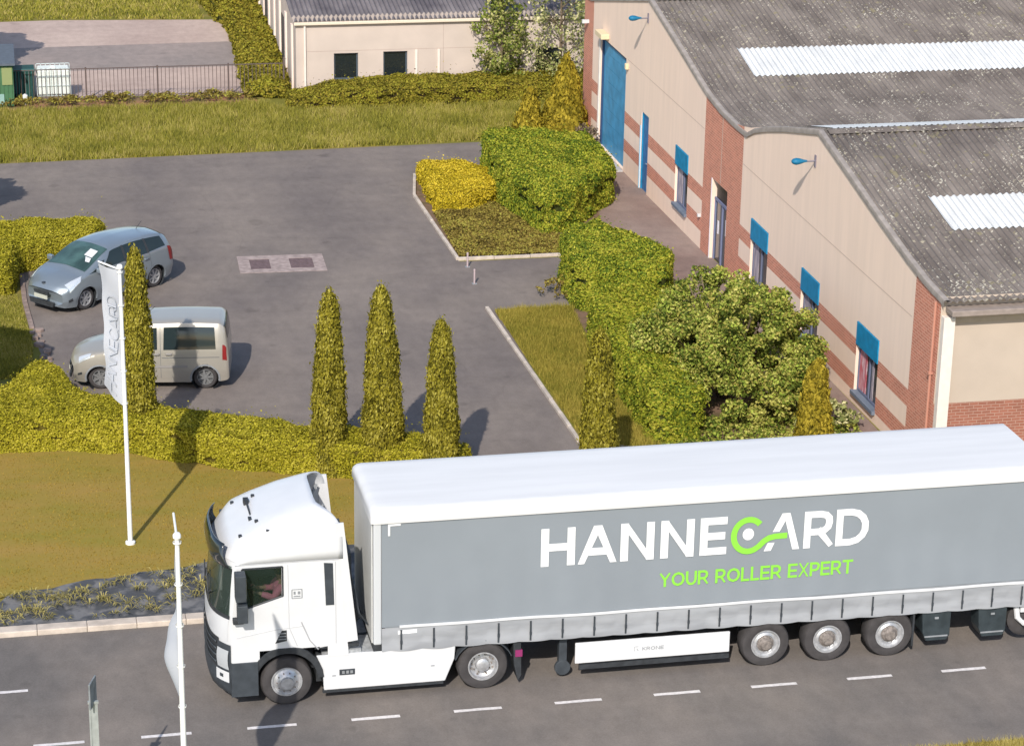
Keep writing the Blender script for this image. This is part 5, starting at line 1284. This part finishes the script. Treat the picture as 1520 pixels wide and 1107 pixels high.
def cone_plant(name, loc, h, r, mats, label, cat, group=None, seed=0, dens=1500, size=.055, pw=1.0, n=26, taper=None):
    V = []; T = []; K = 34
    r_ = np.random.default_rng(seed); ph = r_.uniform(0, 6, 4)
    for i in range(K+1):
        t = i/K
        rr = r*(taper(t) if taper else (1-t)**.36*(1-.10*t)*min(1, .6+(1-t)*6))
        for j in range(n):
            a = 2*pi*j/n
            lob = 1+.07*sin(3*a+ph[0]+4*t)+.06*sin(5*a+ph[1]-7*t)+.05*sin(17*t+ph[2]+2*a)+.05*sin(31*t+3*a)
            V.append((rr*lob*cos(a)+.04*sin(3*t+ph[3]), rr*lob*sin(a), h*t))
    for i in range(K):
        for j in range(n):
            a, b, c, d = i*n+j, i*n+(j+1) % n, (i+1)*n+(j+1) % n, (i+1)*n+j
            T += [(a, b, c), (a, c, d)]
    P, N = sample_tris(V, T, dens)
    out = rng.uniform(-.04, .05, (len(P), 1))+rng.exponential(.018, (len(P), 1)); P = P+N*out
    # leader spikes
    m = max(12, int(40*r)); 
    P2 = np.array([(rng.normal(0, .04), rng.normal(0, .04), h*(.97+.06*rng.random())) for _ in range(m)]); N2 = rng.normal(0, 1, (m, 3))
    P = np.vstack([P, P2]); N = np.vstack([N, unit(N2)])
    L = leaves(P, N, size, .55, aspect=2.2, up=1.2)
    Vc = np.array(V)*np.array([.93, .93, .985])
    root = empty(name, loc, seed*1.3, label, cat, group)
    mesh_np('crown', L, 4, mats, parent=root, extra=(Vc, T, 1))
    mb = MB(); mb.tube([(0, 0, -.02), (0, 0, h*.6)], .06, 8, r2=.02); mb.build('trunk', bark, root)
    return root
CY = [(2.72, 55.75, 4.95, .38, 'leftmost tall cypress rising behind the banner, beside the beige van'),
      (7.02, 53.1, 4.55, .41, 'cypress second from the left, slim and even, in the hedge'),
      (8.18, 52.7, 4.7, .47, 'tallest-looking cypress in the middle of the row, with a split near its tip'),
      (9.42, 51.7, 4.15, .41, 'shorter cypress standing in the hedge just above the trailer front'),
      (12.92, 50.6, 4.1, .44, 'ochre cypress on the grass island close to the trailer roof')]
for i, (x, y, h, r, lb) in enumerate(CY):
    cone_plant('cypress_tree', (x, y, 0), h, r, [lf_cyp, core_b], lb, 'cypress', 'columnar cypress trees', seed=i+1, dens=2700, size=.04)
cone_plant('conifer', (18.85, 52.6, 0), 2.3, .42, [lf_cypg, core_b], 'small golden conifer between the olive shrub and the brick wall', 'conifer', 'golden conifers', seed=11, dens=1500, size=.06)
spk = lambda t: (1-t)**.7*(1+.06*sin(9*t))
cone_plant('conifer', (18.35, 83.3, 0), 1.9, .6, [lf_cypg, core_b], 'small golden conifer at the left of the pair beyond the green hedge', 'conifer', 'golden conifers', seed=12, dens=1000, size=.08, taper=spk)
cone_plant('conifer', (19.75, 83.7, 0), 3.0, .85, [lf_cypg, core_b], 'larger golden conifer beside the far brick corner of the hall', 'conifer', 'golden conifers', seed=13, dens=1000, size=.08, taper=spk)

def blob_points(c, r, n, shell=.55):
    d = unit(rng.normal(0, 1, (n, 3))); q = rng.uniform(shell, 1.05, (n, 1))**.7
    return np.array(c)+d*q*np.array(r), d
def bushy(name, loc, clumps, mats, label, cat, trunks, leafn=130, size=.09, jit=.8, group=None, aspect=1.6):
    """clumps: list of (centre, radius) leaf clusters on limbs"""
    root = empty(name, loc, 0, label, cat, group)
    Ps, Ns = [], []
    for c, r in clumps:
        n = int(leafn*(r/.3)**2); P, N = blob_points(c, (r, r, r*.8), n, .3); N = unit(N*1.0+np.array([0, 0, .45])); Ps.append(P); Ns.append(N)
    P = np.vstack(Ps); N = np.vstack(Ns); k = P[:, 2] > .03
    mesh_np('crown', leaves(P[k], N[k], size, jit, aspect), 4, mats, parent=root)
    mb = MB()
    for pts, r0, r1 in trunks: mb.tube(pts, r0, 7, r2=r1)
    mb.build('trunk', bark, root)
    return root
# big olive shrub against the wall
def dome(rx, ry, rz, n, rmin, rmax, zc=0., seed=1, inner=.25, zmin=.1, wob=.18):
    r_ = np.random.default_rng(seed); out = []
    while len(out) < n:
        d = r_.normal(0, 1, 3); d /= np.linalg.norm(d)
        if d[2] < -.25: continue
        q = 1-inner*r_.random()**2+wob*(math.sin(4*d[0]+seed)*math.sin(5*d[1]+2*d[2]))*.6
        p = (d[0]*rx*q, d[1]*ry*q, zc+d[2]*rz*q)
        if p[2] < zmin: continue
        out.append((p, r_.uniform(rmin, rmax)))
    return out
cl = dome(2.35, 2.9, 2.4, 340, .2, .36, zc=.65, seed=5, inner=.4)
tr = []
r_ = np.random.default_rng(4)
for k in range(13):
    a = 2*pi*k/13; ex = (1.6*cos(a)*r_.uniform(.5, 1), 1.7*sin(a)*r_.uniform(.5, 1), r_.uniform(1.6, 2.8)); tr.append(([(.2*cos(a), .2*sin(a), 0), (ex[0]*.45, ex[1]*.45, ex[2]*.5), ex], .055, .015))
bushy('shrub', (17.85, 56.6, 0), cl, [lf_olive], 'big loose olive-brown shrub against the brick-banded wall', 'shrub', tr, leafn=300, size=.056)
cl = [(c, r) for c, r in dome(.75, .8, .5, 26, .15, .24, zc=.2, seed=8)]
bushy('shrub', (19.6, 53.9, 0), cl, [lf_pale], 'low pale shrub at the wall foot under the last window', 'shrub', [([(0, 0, 0), (.2, .1, .4)], .03, .01)], leafn=90, size=.08)
cl = [(c, r) for c, r in dome(.6, .6, .75, 26, .14, .22, zc=.2, seed=9)]
bushy('shrub', (19.95, 81.7, 0), cl, [lf_shrub], 'dark brownish shrub at the foot of the golden conifers by the blue garage door', 'shrub', [([(0, 0, 0), (.1, .1, .7)], .03, .01), ([(0, 0, 0), (-.2, .1, .6)], .03, .01)], leafn=80, size=.07)
cl = [(c, r) for c, r in dome(.55, .5, .45, 18, .12, .2, zc=.1, seed=19)]
bushy('shrub', (15.35, 65.4, 0), cl, [lf_cover], 'small weedy bush at the end of the paved path mouth', 'shrub', [([(0, 0, 0), (.1, .1, .4)], .02, .01)], leafn=70, size=.06)
def tree(loc, h, r, mats, label, cat, seed, n=60, zlow=.25, size=.11, leafn=90, name='tree', shape='cone', tw=.09):
    r_ = np.random.default_rng(seed); cl = []; tr = [([(0, 0, 0), (.05, .02, h*.5), (0, .05, h*.93)], tw, .02)]
    for k in range(n):
        t = (k+.5)/n; z = h*(zlow+(1-zlow)*t); a = k*2.4+r_.uniform(-.3, .3)
        R = r*((1-t)**.7*(.55+.6*min(1, t*4)) if shape == 'cone' else math.sin(pi*min(1, .12+.86*t))**.6)*r_.uniform(.35, 1)
        p = (R*cos(a), R*sin(a), z+r_.uniform(-.1, .1)); cl.append((p, r*r_.uniform(.2, .32)))
        if k % 3 == 0: tr.append(([(0, 0, max(.2, z-.5*R-.1)), (p[0]*.5, p[1]*.5, z-.15), p], tw*.35, .008))
    return bushy(name, loc, cl, mats, label, cat, tr, leafn=leafn, size=size)
tree((18.75, 90.6, 0), 4.6, 1.4, [lf_treeg], 'slender green tree in front of the far building wall', 'tree', 21, n=56, size=.08, leafn=58, zlow=.1)
tree((21.0, 90.2, 0), 5.2, 1.7, [lf_pale], 'pale silvery sparse tree beside the far end of the hall', 'tree', 22, n=56, size=.075, leafn=34, zlow=.12, shape='round')
tree((-3.6, 57.0, 0), 6.0, 1.9, [lf_green], 'green tree just beyond the left edge whose shadow falls on the grass island', 'tree', 23, n=90, size=.16, leafn=110, shape='round', tw=.14)
tree((-4.7, 73.6, 0), 6.4, 2.4, [lf_green], 'green tree beyond the left edge whose shadow falls on the car park', 'tree', 24, n=90, size=.18, leafn=90, shape='round', tw=.16)
tree((-3.6, 95.4, 0), 6.8, 2.4, [lf_green], 'green tree beyond the left edge whose shadow falls on the far yard', 'tree', 25, n=90, size=.18, leafn=90, shape='round', tw=.16)

# grass and ground cover -------------------------------------------------
def in_poly(P, poly):
    x, y = P[:, 0], P[:, 1]; c = np.zeros(len(P), bool); n = len(poly)
    for i in range(n):
        x0, y0 = poly[i]; x1, y1 = poly[(i+1) % n]
        m = ((y0 > y) != (y1 > y)) & (x < (x1-x0)*(y-y0)/((y1-y0) if y1 != y0 else 1e-9)+x0); c ^= m
    return c
def grass(name, poly, dens, h, m, label, wd=.018, lean=.35, clump=0., z0=0., tuft=1, cat='grass'):
    xs_ = [p[0] for p in poly]; ys_ = [p[1] for p in poly]; A = (max(xs_)-min(xs_))*(max(ys_)-min(ys_)); n = int(A*dens)
    P = np.stack([rng.uniform(min(xs_), max(xs_), n), rng.uniform(min(ys_), max(ys_), n), np.full(n, z0)], 1)
    P = P[in_poly(P, poly)]
    nz = vnoise(P, 1.3, 2)*.6+vnoise(P, 4.1, 5)*.4
    if clump: P = P[rng.random(len(P)) < np.clip(.5+nz*clump, .05, 1)]; nz = vnoise(P, 1.3, 2)*.6+vnoise(P, 4.1, 5)*.4
    if tuft > 1:
        P = np.repeat(P, tuft, 0)+np.concatenate([rng.normal(0, .03, (len(P)*tuft, 2)), np.zeros((len(P)*tuft, 1))], 1); nz = np.repeat(nz, tuft)
    n = len(P); a = rng.uniform(0, 2*pi, n); H = h*(1+.35*nz)*rng.uniform(.55, 1.25, n); l_ = rng.normal(0, lean, (n, 2))*H[:, None]
    s_ = np.stack([np.cos(a), np.sin(a), np.zeros(n)], 1)*wd*rng.uniform(.6, 1.4, (n, 1))
    tip = P+np.stack([l_[:, 0], l_[:, 1], H], 1)
    V = np.stack([P-s_, P+s_, tip], 1).reshape(-1, 3)
    o = mesh_np(name, V, 3, [m]); tag(o, label, cat, kind='stuff'); return o
grass('field_grass', [(-3, 83.0), (0, 82.75), (8, 83.1), (16.9, 83.6), (19.2, 84.2), (22, 88.9), (10.3, 89.0), (9.5, 90.5), (-3, 90.4)], 1500, .24, gr_field, 'tall yellow-green meadow grass between the car park and the far fence', wd=.012, clump=.4)
grass('island_grass', [(13.25, 64.35), (15.5, 64.3), (15.2, 61), (15.3, 53.4), (14.6, 50.2), (13.45, 53.8)], 2000, .20, gr_isl, 'rough sunlit grass on the kerbed island by the ochre cypress', wd=.009)
grass('left_island_grass', [(-3, 60.9), (.3, 60.8), (.25, 64), (-.05, 67.8), (-3, 67.8)], 2200, .10, gr_field, 'short green grass of the left island below the yellow hedge', wd=.014)
grass('lawn_grass', [(-2, 47.2), (3.72, 48.4), (9, 49.1), (12, 49.1), (12, 50.7), (5.6, 53.2), (4, 54), (2.5, 55), (-2, 55.7)], 500, .028, gr_lawn, 'short brown dry lawn blades behind the planting bed', wd=.012, z0=.03, clump=.3)
grass('verge_grass', [(10.5, 36.8), (26, 36.2), (26, 37.75), (16, 37.75), (14, 37.6), (10.5, 37.5)], 2600, .13, gr_dry, 'dry grass tufts on the verge at the lower right of the road', wd=.006, lean=.5)
grass('verge_grass_short', [(-3, 33), (10.5, 33), (10.5, 38.05), (-3, 38.1)], 200, .08, gr_dry, 'dry verge grass below the road around the flagpole foot', wd=.012)
grass('yard_far_grass', [(-3, 106.6), (2, 107.2), (8.6, 106.4), (8.6, 113), (-3, 113)], 180, .16, gr_field, 'grass beyond the pale yard slab', wd=.03)
grass('conifer_bed_grass', [(16.9, 80.9), (19.3, 80.0), (19.4, 83.0), (18, 84.0), (16.9, 83.4)], 700, .22, gr_field, 'grass around the golden conifers', wd=.018)
sheet('bed_soil', [(13.2, 69.4), (16.5, 69.4), (19.3, 75), (19.4, 82.8), (16.4, 80), (13.45, 79.1), (13.05, 76.6)], .011, soil_m)
sheet('bed_soil', [(15, 52), (20.6, 52), (19, 56), (18.7, 64.2), (15.5, 64.5)], .010, soil_m)
sheet('fence_bed_soil', [(-3, 89.9), (9.4, 90.2), (9.2, 91.9), (-3, 91.9)], .010, mat('red_soil', S(176, 126, 96, 1.45), .95, col2=S(140, 118, 80, 1.45), vscale=1.6, bump=.5, bscale=14, detail=8))
def cover(name, poly, dens, h, m, label, size=.05, up=0., clump=0):
    xs_ = [p[0] for p in poly]; ys_ = [p[1] for p in poly]; n = int((max(xs_)-min(xs_))*(max(ys_)-min(ys_))*dens)
    P = np.stack([rng.uniform(min(xs_), max(xs_), n), rng.uniform(min(ys_), max(ys_), n), np.zeros(n)], 1); P = P[in_poly(P, poly)]
    hh = (vnoise(P, 2.2, 1)*.5+vnoise(P, 5.5, 4)*.5)
    if clump: k = rng.random(len(P)) < np.clip(.45+hh*clump, 0, 1); P, hh = P[k], hh[k]
    P[:, 2] = h*(.55+.45*hh)*rng.uniform(.5, 1.05, len(P))+.01
    N = np.tile([0, 0, 1.], (len(P), 1)); o = mesh_np(name, leaves(P, N, size, .6, up=up), 4, [m]); tag(o, label, 'ground cover', kind='stuff'); return o
cover('ground_cover', [(13.25, 74.4), (13.2, 69.5), (16.45, 69.5), (16.9, 71.3), (16.1, 72.3), (15.4, 75.5), (13.4, 74.7)], 1500, .16, lf_cover, 'low brown-green ground cover inside the kerbed island below the golden shrub', .05)
cover('fence_planting', [(-1, 90.7), (9.3, 90.7), (9.3, 91.6), (-1, 91.6)], 800, .42, lf_cover, 'scrubby brown planting along the foot of the metal fence', .07, clump=1.2)
cover('bed_scrub', [(15.2, 50.5), (20.3, 50.5), (20.4, 54), (18.9, 56), (15.2, 54)], 500, .18, lf_olive, 'low scrub behind the trailer roof next to the hall wall', .06)
# weeds in the membrane bed
Pw = []
for k in range(430):
    x = rng.uniform(-2, 6.5); y1 = bedy(x, rng.uniform(.08, .95)); n = rng.integers(5, 12)
    if math.sin(x*2.1)*math.sin(y1*5) < -.35: continue
    base = np.array([x, y1, .08]); 
    for q in range(n):
        a = rng.uniform(0, 2*pi); Lg = rng.uniform(.08, .24); mid_ = base+np.array([cos(a)*Lg*.6, sin(a)*Lg*.6, Lg*.55]); tip = base+np.array([cos(a)*Lg*1.2, sin(a)*Lg*1.2, Lg*.35]); w_ = np.array([-sin(a), cos(a), 0])*.010
        Pw += [base, mid_-w_, tip, mid_+w_]
tag(mesh_np('weeds', np.array(Pw), 4, [gr_weed]), 'straggly weeds growing through the dark membrane strip along the kerb', 'weeds', kind='stuff')

# ------------------------------------------------------------------ far building
fb_w = mat('far_wall', S(232, 214, 200, 1.7), .9, var=.05, vscale=1.0, bump=.1, bscale=20)
far = empty('far_building', (10.87, 91.2, 0), 0, 'pale pinkish low building with two dark windows and grey ribbed roof behind the hedge mound', 'building')
WO = [(1.46, 2.40, .62, 1.66), (3.38, 4.32, .62, 1.68), (9.4, 10.4, .62, 1.66)]
mb = MB(); ysx = sorted({0, 14.} | {w_[0] for w_ in WO} | {w_[1] for w_ in WO})
for a, b in zip(ysx, ysx[1:]):
    op = [w_ for w_ in WO if w_[0] <= (a+b)/2 <= w_[1]]
    for z0, z1 in ([(0, op[0][2]), (op[0][3], 2.92)] if op else [(0, 2.92)]): mb.add([(a, 0, z0), (b, 0, z0), (b, 0, z1), (a, 0, z1)], [(0, 1, 2, 3)])
for a, b, z0, z1 in WO: mb.add([(a, 0, z0), (b, 0, z0), (b, 0, z1), (a, 0, z1), (a, .18, z0), (b, .18, z0), (b, .18, z1), (a, .18, z1)], [(0, 1, 5, 4), (1, 2, 6, 5), (2, 3, 7, 6), (3, 0, 4, 7)])
SK = .018
mb.add([(0, 0, 0), (20*SK, 20, 0), (20*SK, 20, 3.2), (10*SK, 10, 4.3), (0, 0, 2.92)], [(0, 1, 2, 3, 4)])
mb.add([(14, 0, 0), (14, 20, 0), (14, 20, 3.0), (14, 10, 4.3), (14, 0, 2.92)], [(0, 1, 2, 3, 4)]); mb.add([(.36, 20, 0), (14, 20, 0), (14, 20, 3.2), (.36, 20, 3.2)], [(0, 1, 2, 3)])
mb.build('wall', fb_w, far, fixn=False)
for a, b, z0, z1 in WO:
    mb = MB(); mb.box(a+.002, b-.002, .10, .14, z0+.002, z0+.06); mb.box(a+.002, b-.002, .10, .14, z1-.06, z1-.002); mb.box(a+.002, a+.06, .10, .14, z0+.06, z1-.06); mb.box(b-.06, b-.002, .10, .14, z0+.06, z1-.06); wf_ = mb.build('window', mat('far_frame', (.06, .08, .10), .5), far)
    mb = MB(); mb.box(a+.06, b-.06, .125, .135, z0+.06, z1-.06); mb.build('pane', glass_dark, wf_)
    mb = MB(); mb.box(a-.06, b+.06, -.05, .02, z0-.08, z0-.003); mb.build('sill', white_frame, wf_)
mb = MB()
for x in (4.62, 5.5): mb.box(x, x+.09, -.05, -.003, .2, 1.72)
mb.box(.30, .37, -.09, -.003, .05, 2.8); mb.build('downpipe', white_frame, far)
mb = MB(); mb.box(5.72, 5.735, -.004, -.001, 0, 2.8); mb.box(.4, 14, -.004, -.001, 1.75, 1.762); mb.build('panel_joint', mat('far_joint', S(205, 180, 168, 1.8), .9), far)
mb = MB(); mb.box(-.08, 14, -.16, -.003, 2.80, 2.92); mb.build('gutter', mat('gutter_cream', S(245, 228, 204, 1.5), .7), far, bevel=.02)
frm = roofmat('far_fibre_cement', S(140, 132, 132, 1.45), S(104, 98, 102, 1.45), spots=False)
mb = MB(); P = []
for i in range(int(14.2/.18*6)+1):
    x = -.12+i*.03; row = []
    for y, z in ((-.12, 2.95), (3, 3.36), (6.5, 3.83), (10, 4.32), (15, 3.75), (20.1, 3.2)): row.append((x+y*SK, y, z+.03*cos(2*pi*x/.18)))
    P.append(row)
mb.grid(P); mb.build('roof', frm, far, smooth=True, fixn=False)
mb = MB(); P = []
for i in range(int(14.2/.18*6)+1):
    x = -.12+i*.03; P.append([(x, -.125, 2.93), (x, .45, 3.045+.045*cos(2*pi*x/.18))])
mb.grid(P); mb.build('eave_strip', mat('eave_pale', S(188, 172, 158, 1.4), .8, var=.1), far, smooth=True, fixn=False)
for k in range(8):
    mb = MB(); y = 1.2+2.4*k; mb.box(y*SK-.07, y*SK-.003, y-.16, y+.16, 0, 2.6+.0*k)
    mb.build('wall_pilaster', mat('pilaster_pale', S(226, 208, 196, 1.1), .85), far)
for y in (4.6, 12.0):
    mb = MB(); mb.box(y*SK-.012, y*SK-.002, y-.9, y+.9, .0, 2.2)
    mb.build('side_door', mat('side_door_brown', (.10, .085, .08), .7), far)
# ------------------------------------------------------------------ fence and yard things
fen = empty('metal_fence', (.2, 91.75, 0), 0, 'thin dark metal railing fence between the scrub planting and the pale yard', 'fence')
fm = mat('fence_metal', S(98, 84, 80, 1.2), .6)
px_ = [0., 2.72, 5.42, 8.12, 10.25]
for x in px_:
    mb = MB(); hh = 1.28 if x < 10 else 1.45; mb.box(x-.03, x+.03, -.03, .03, 0, hh); mb.build('post', fm, fen)
for a, b in zip(px_, px_[1:]):
    mb = MB(); mb.box(a+.03, b-.03, -.012, .012, 1.2, 1.235); mb.box(a+.03, b-.03, -.012, .012, .12, .15)
    n = int((b-a)/.145)
    for k in range(1, n): x = a+(b-a)*k/n; mb.box(x-.011, x+.011, -.009, .009, .02, 1.2)
    mb.build('railing_panel', fm, fen)
sh = empty('green_shed', (-1.4, 92.0, 0), 0, 'small green metal shed with grey roof at the left end of the fence', 'shed')
mb = MB(); mb.box(-1.4, 1.62, -.95, 2.0, 0, 1.62)
for k in range(20): mb.box(-1.35+.15*k, -1.29+.15*k, -.975, -.951, .03, 1.6)
mb.build('wall', mat('shed_green', S(78, 120, 84, 1.4), .6, var=.12, vscale=2), sh)
mb = MB(); mb.prism([(-1.1, 1.60), (2.15, 1.66), (2.15, 1.74), (-1.1, 1.68)], 'x', -1.5, 1.70); mb.build('roof', mat('shed_roof', S(100, 108, 118, 1.4), .7, var=.1), sh)
mb = MB(); mb.box(1.2, 1.58, -.99, -.953, .85, 1.5); mb.build('panel', mat('shed_panel', S(150, 160, 108, 1.4), .7), sh)
mb = MB(); mb.box(1.05, 1.25, -.99, -.953, .1, .5); mb.build('vent', mat('shed_vent', S(150, 185, 175, 1.4), .6), sh)
tk = empty('green_container', (.62, 92.45, 0), 0, 'dark green ribbed skip standing behind the fence beside the shed', 'container')
mb = MB(); mb.prism([(-.36, 0), (.36, 0), (.40, 1.15), (-.40, 1.15)], 'y', -.4, .6)
mb.build('body', mat('skip_green', S(36, 74, 66, 1.3), .6, var=.15), tk, bevel=.02)
mb = MB()
for k in range(6): mb.box(-.33+.12*k, -.29+.12*k, -.44, -.39, .05, 1.1)
mb.box(-.43, .43, -.45, -.38, 1.12, 1.2); mb.build('rib', mat('skip_rib', S(70, 120, 115, 1.3), .6), tk)
wt = empty('white_tank', (1.72, 92.6, 0), 0, 'white caged water tank standing behind the fence', 'tank')
mb = MB(); mb.box(-.60, .60, -.42, .42, .14, 1.12); mb.lathe([(0, 1.2), (.1, 1.19), (.12, 1.12)], (0, 0, 0), 'z', 14); mb.build('tank', mat('tank_white', S(232, 236, 228, 1.3), .5), wt, bevel=.06)
mb = MB()
for k in range(8): x = -.63+.18*k; mb.box(x-.01, x+.01, -.46, -.44, .1, 1.18); mb.box(x-.01, x+.01, .44, .46, .1, 1.18)
for z in (.12, .5, .85, 1.17): mb.box(-.64, .64, -.46, -.44, z-.01, z+.01); mb.box(-.64, .64, .44, .46, z-.01, z+.01)
mb.build('cage', mat('cage_grey', S(215, 225, 222, 1.1), .5, metal=.3), wt)
mb = MB(); mb.box(-.62, .62, -.5, .5, 0, .10); mb.build('pallet', mat('pallet', (.2, .16, .12), .9), wt)
wb = empty('utility_box', (.62, 91.3, 0), 0, 'small white utility box on a foot in front of the dark green skip', 'utility box')
mb = MB(); mb.prism([(-.09, .12), (.09, .12), (.09, .38), (0, .43), (-.09, .38)], 'y', -.06, .06); mb.build('cabinet', white_paint, wb, bevel=.01)
mb = MB(); mb.box(-.03, .03, -.03, .03, 0, .12); mb.build('foot', mid_grey, wb)
mb = MB(); mb.box(-.07, .07, -.066, -.061, .16, .35); mb.build('cabinet_door', mat('cab_door', (.6, .62, .62), .5), wb)
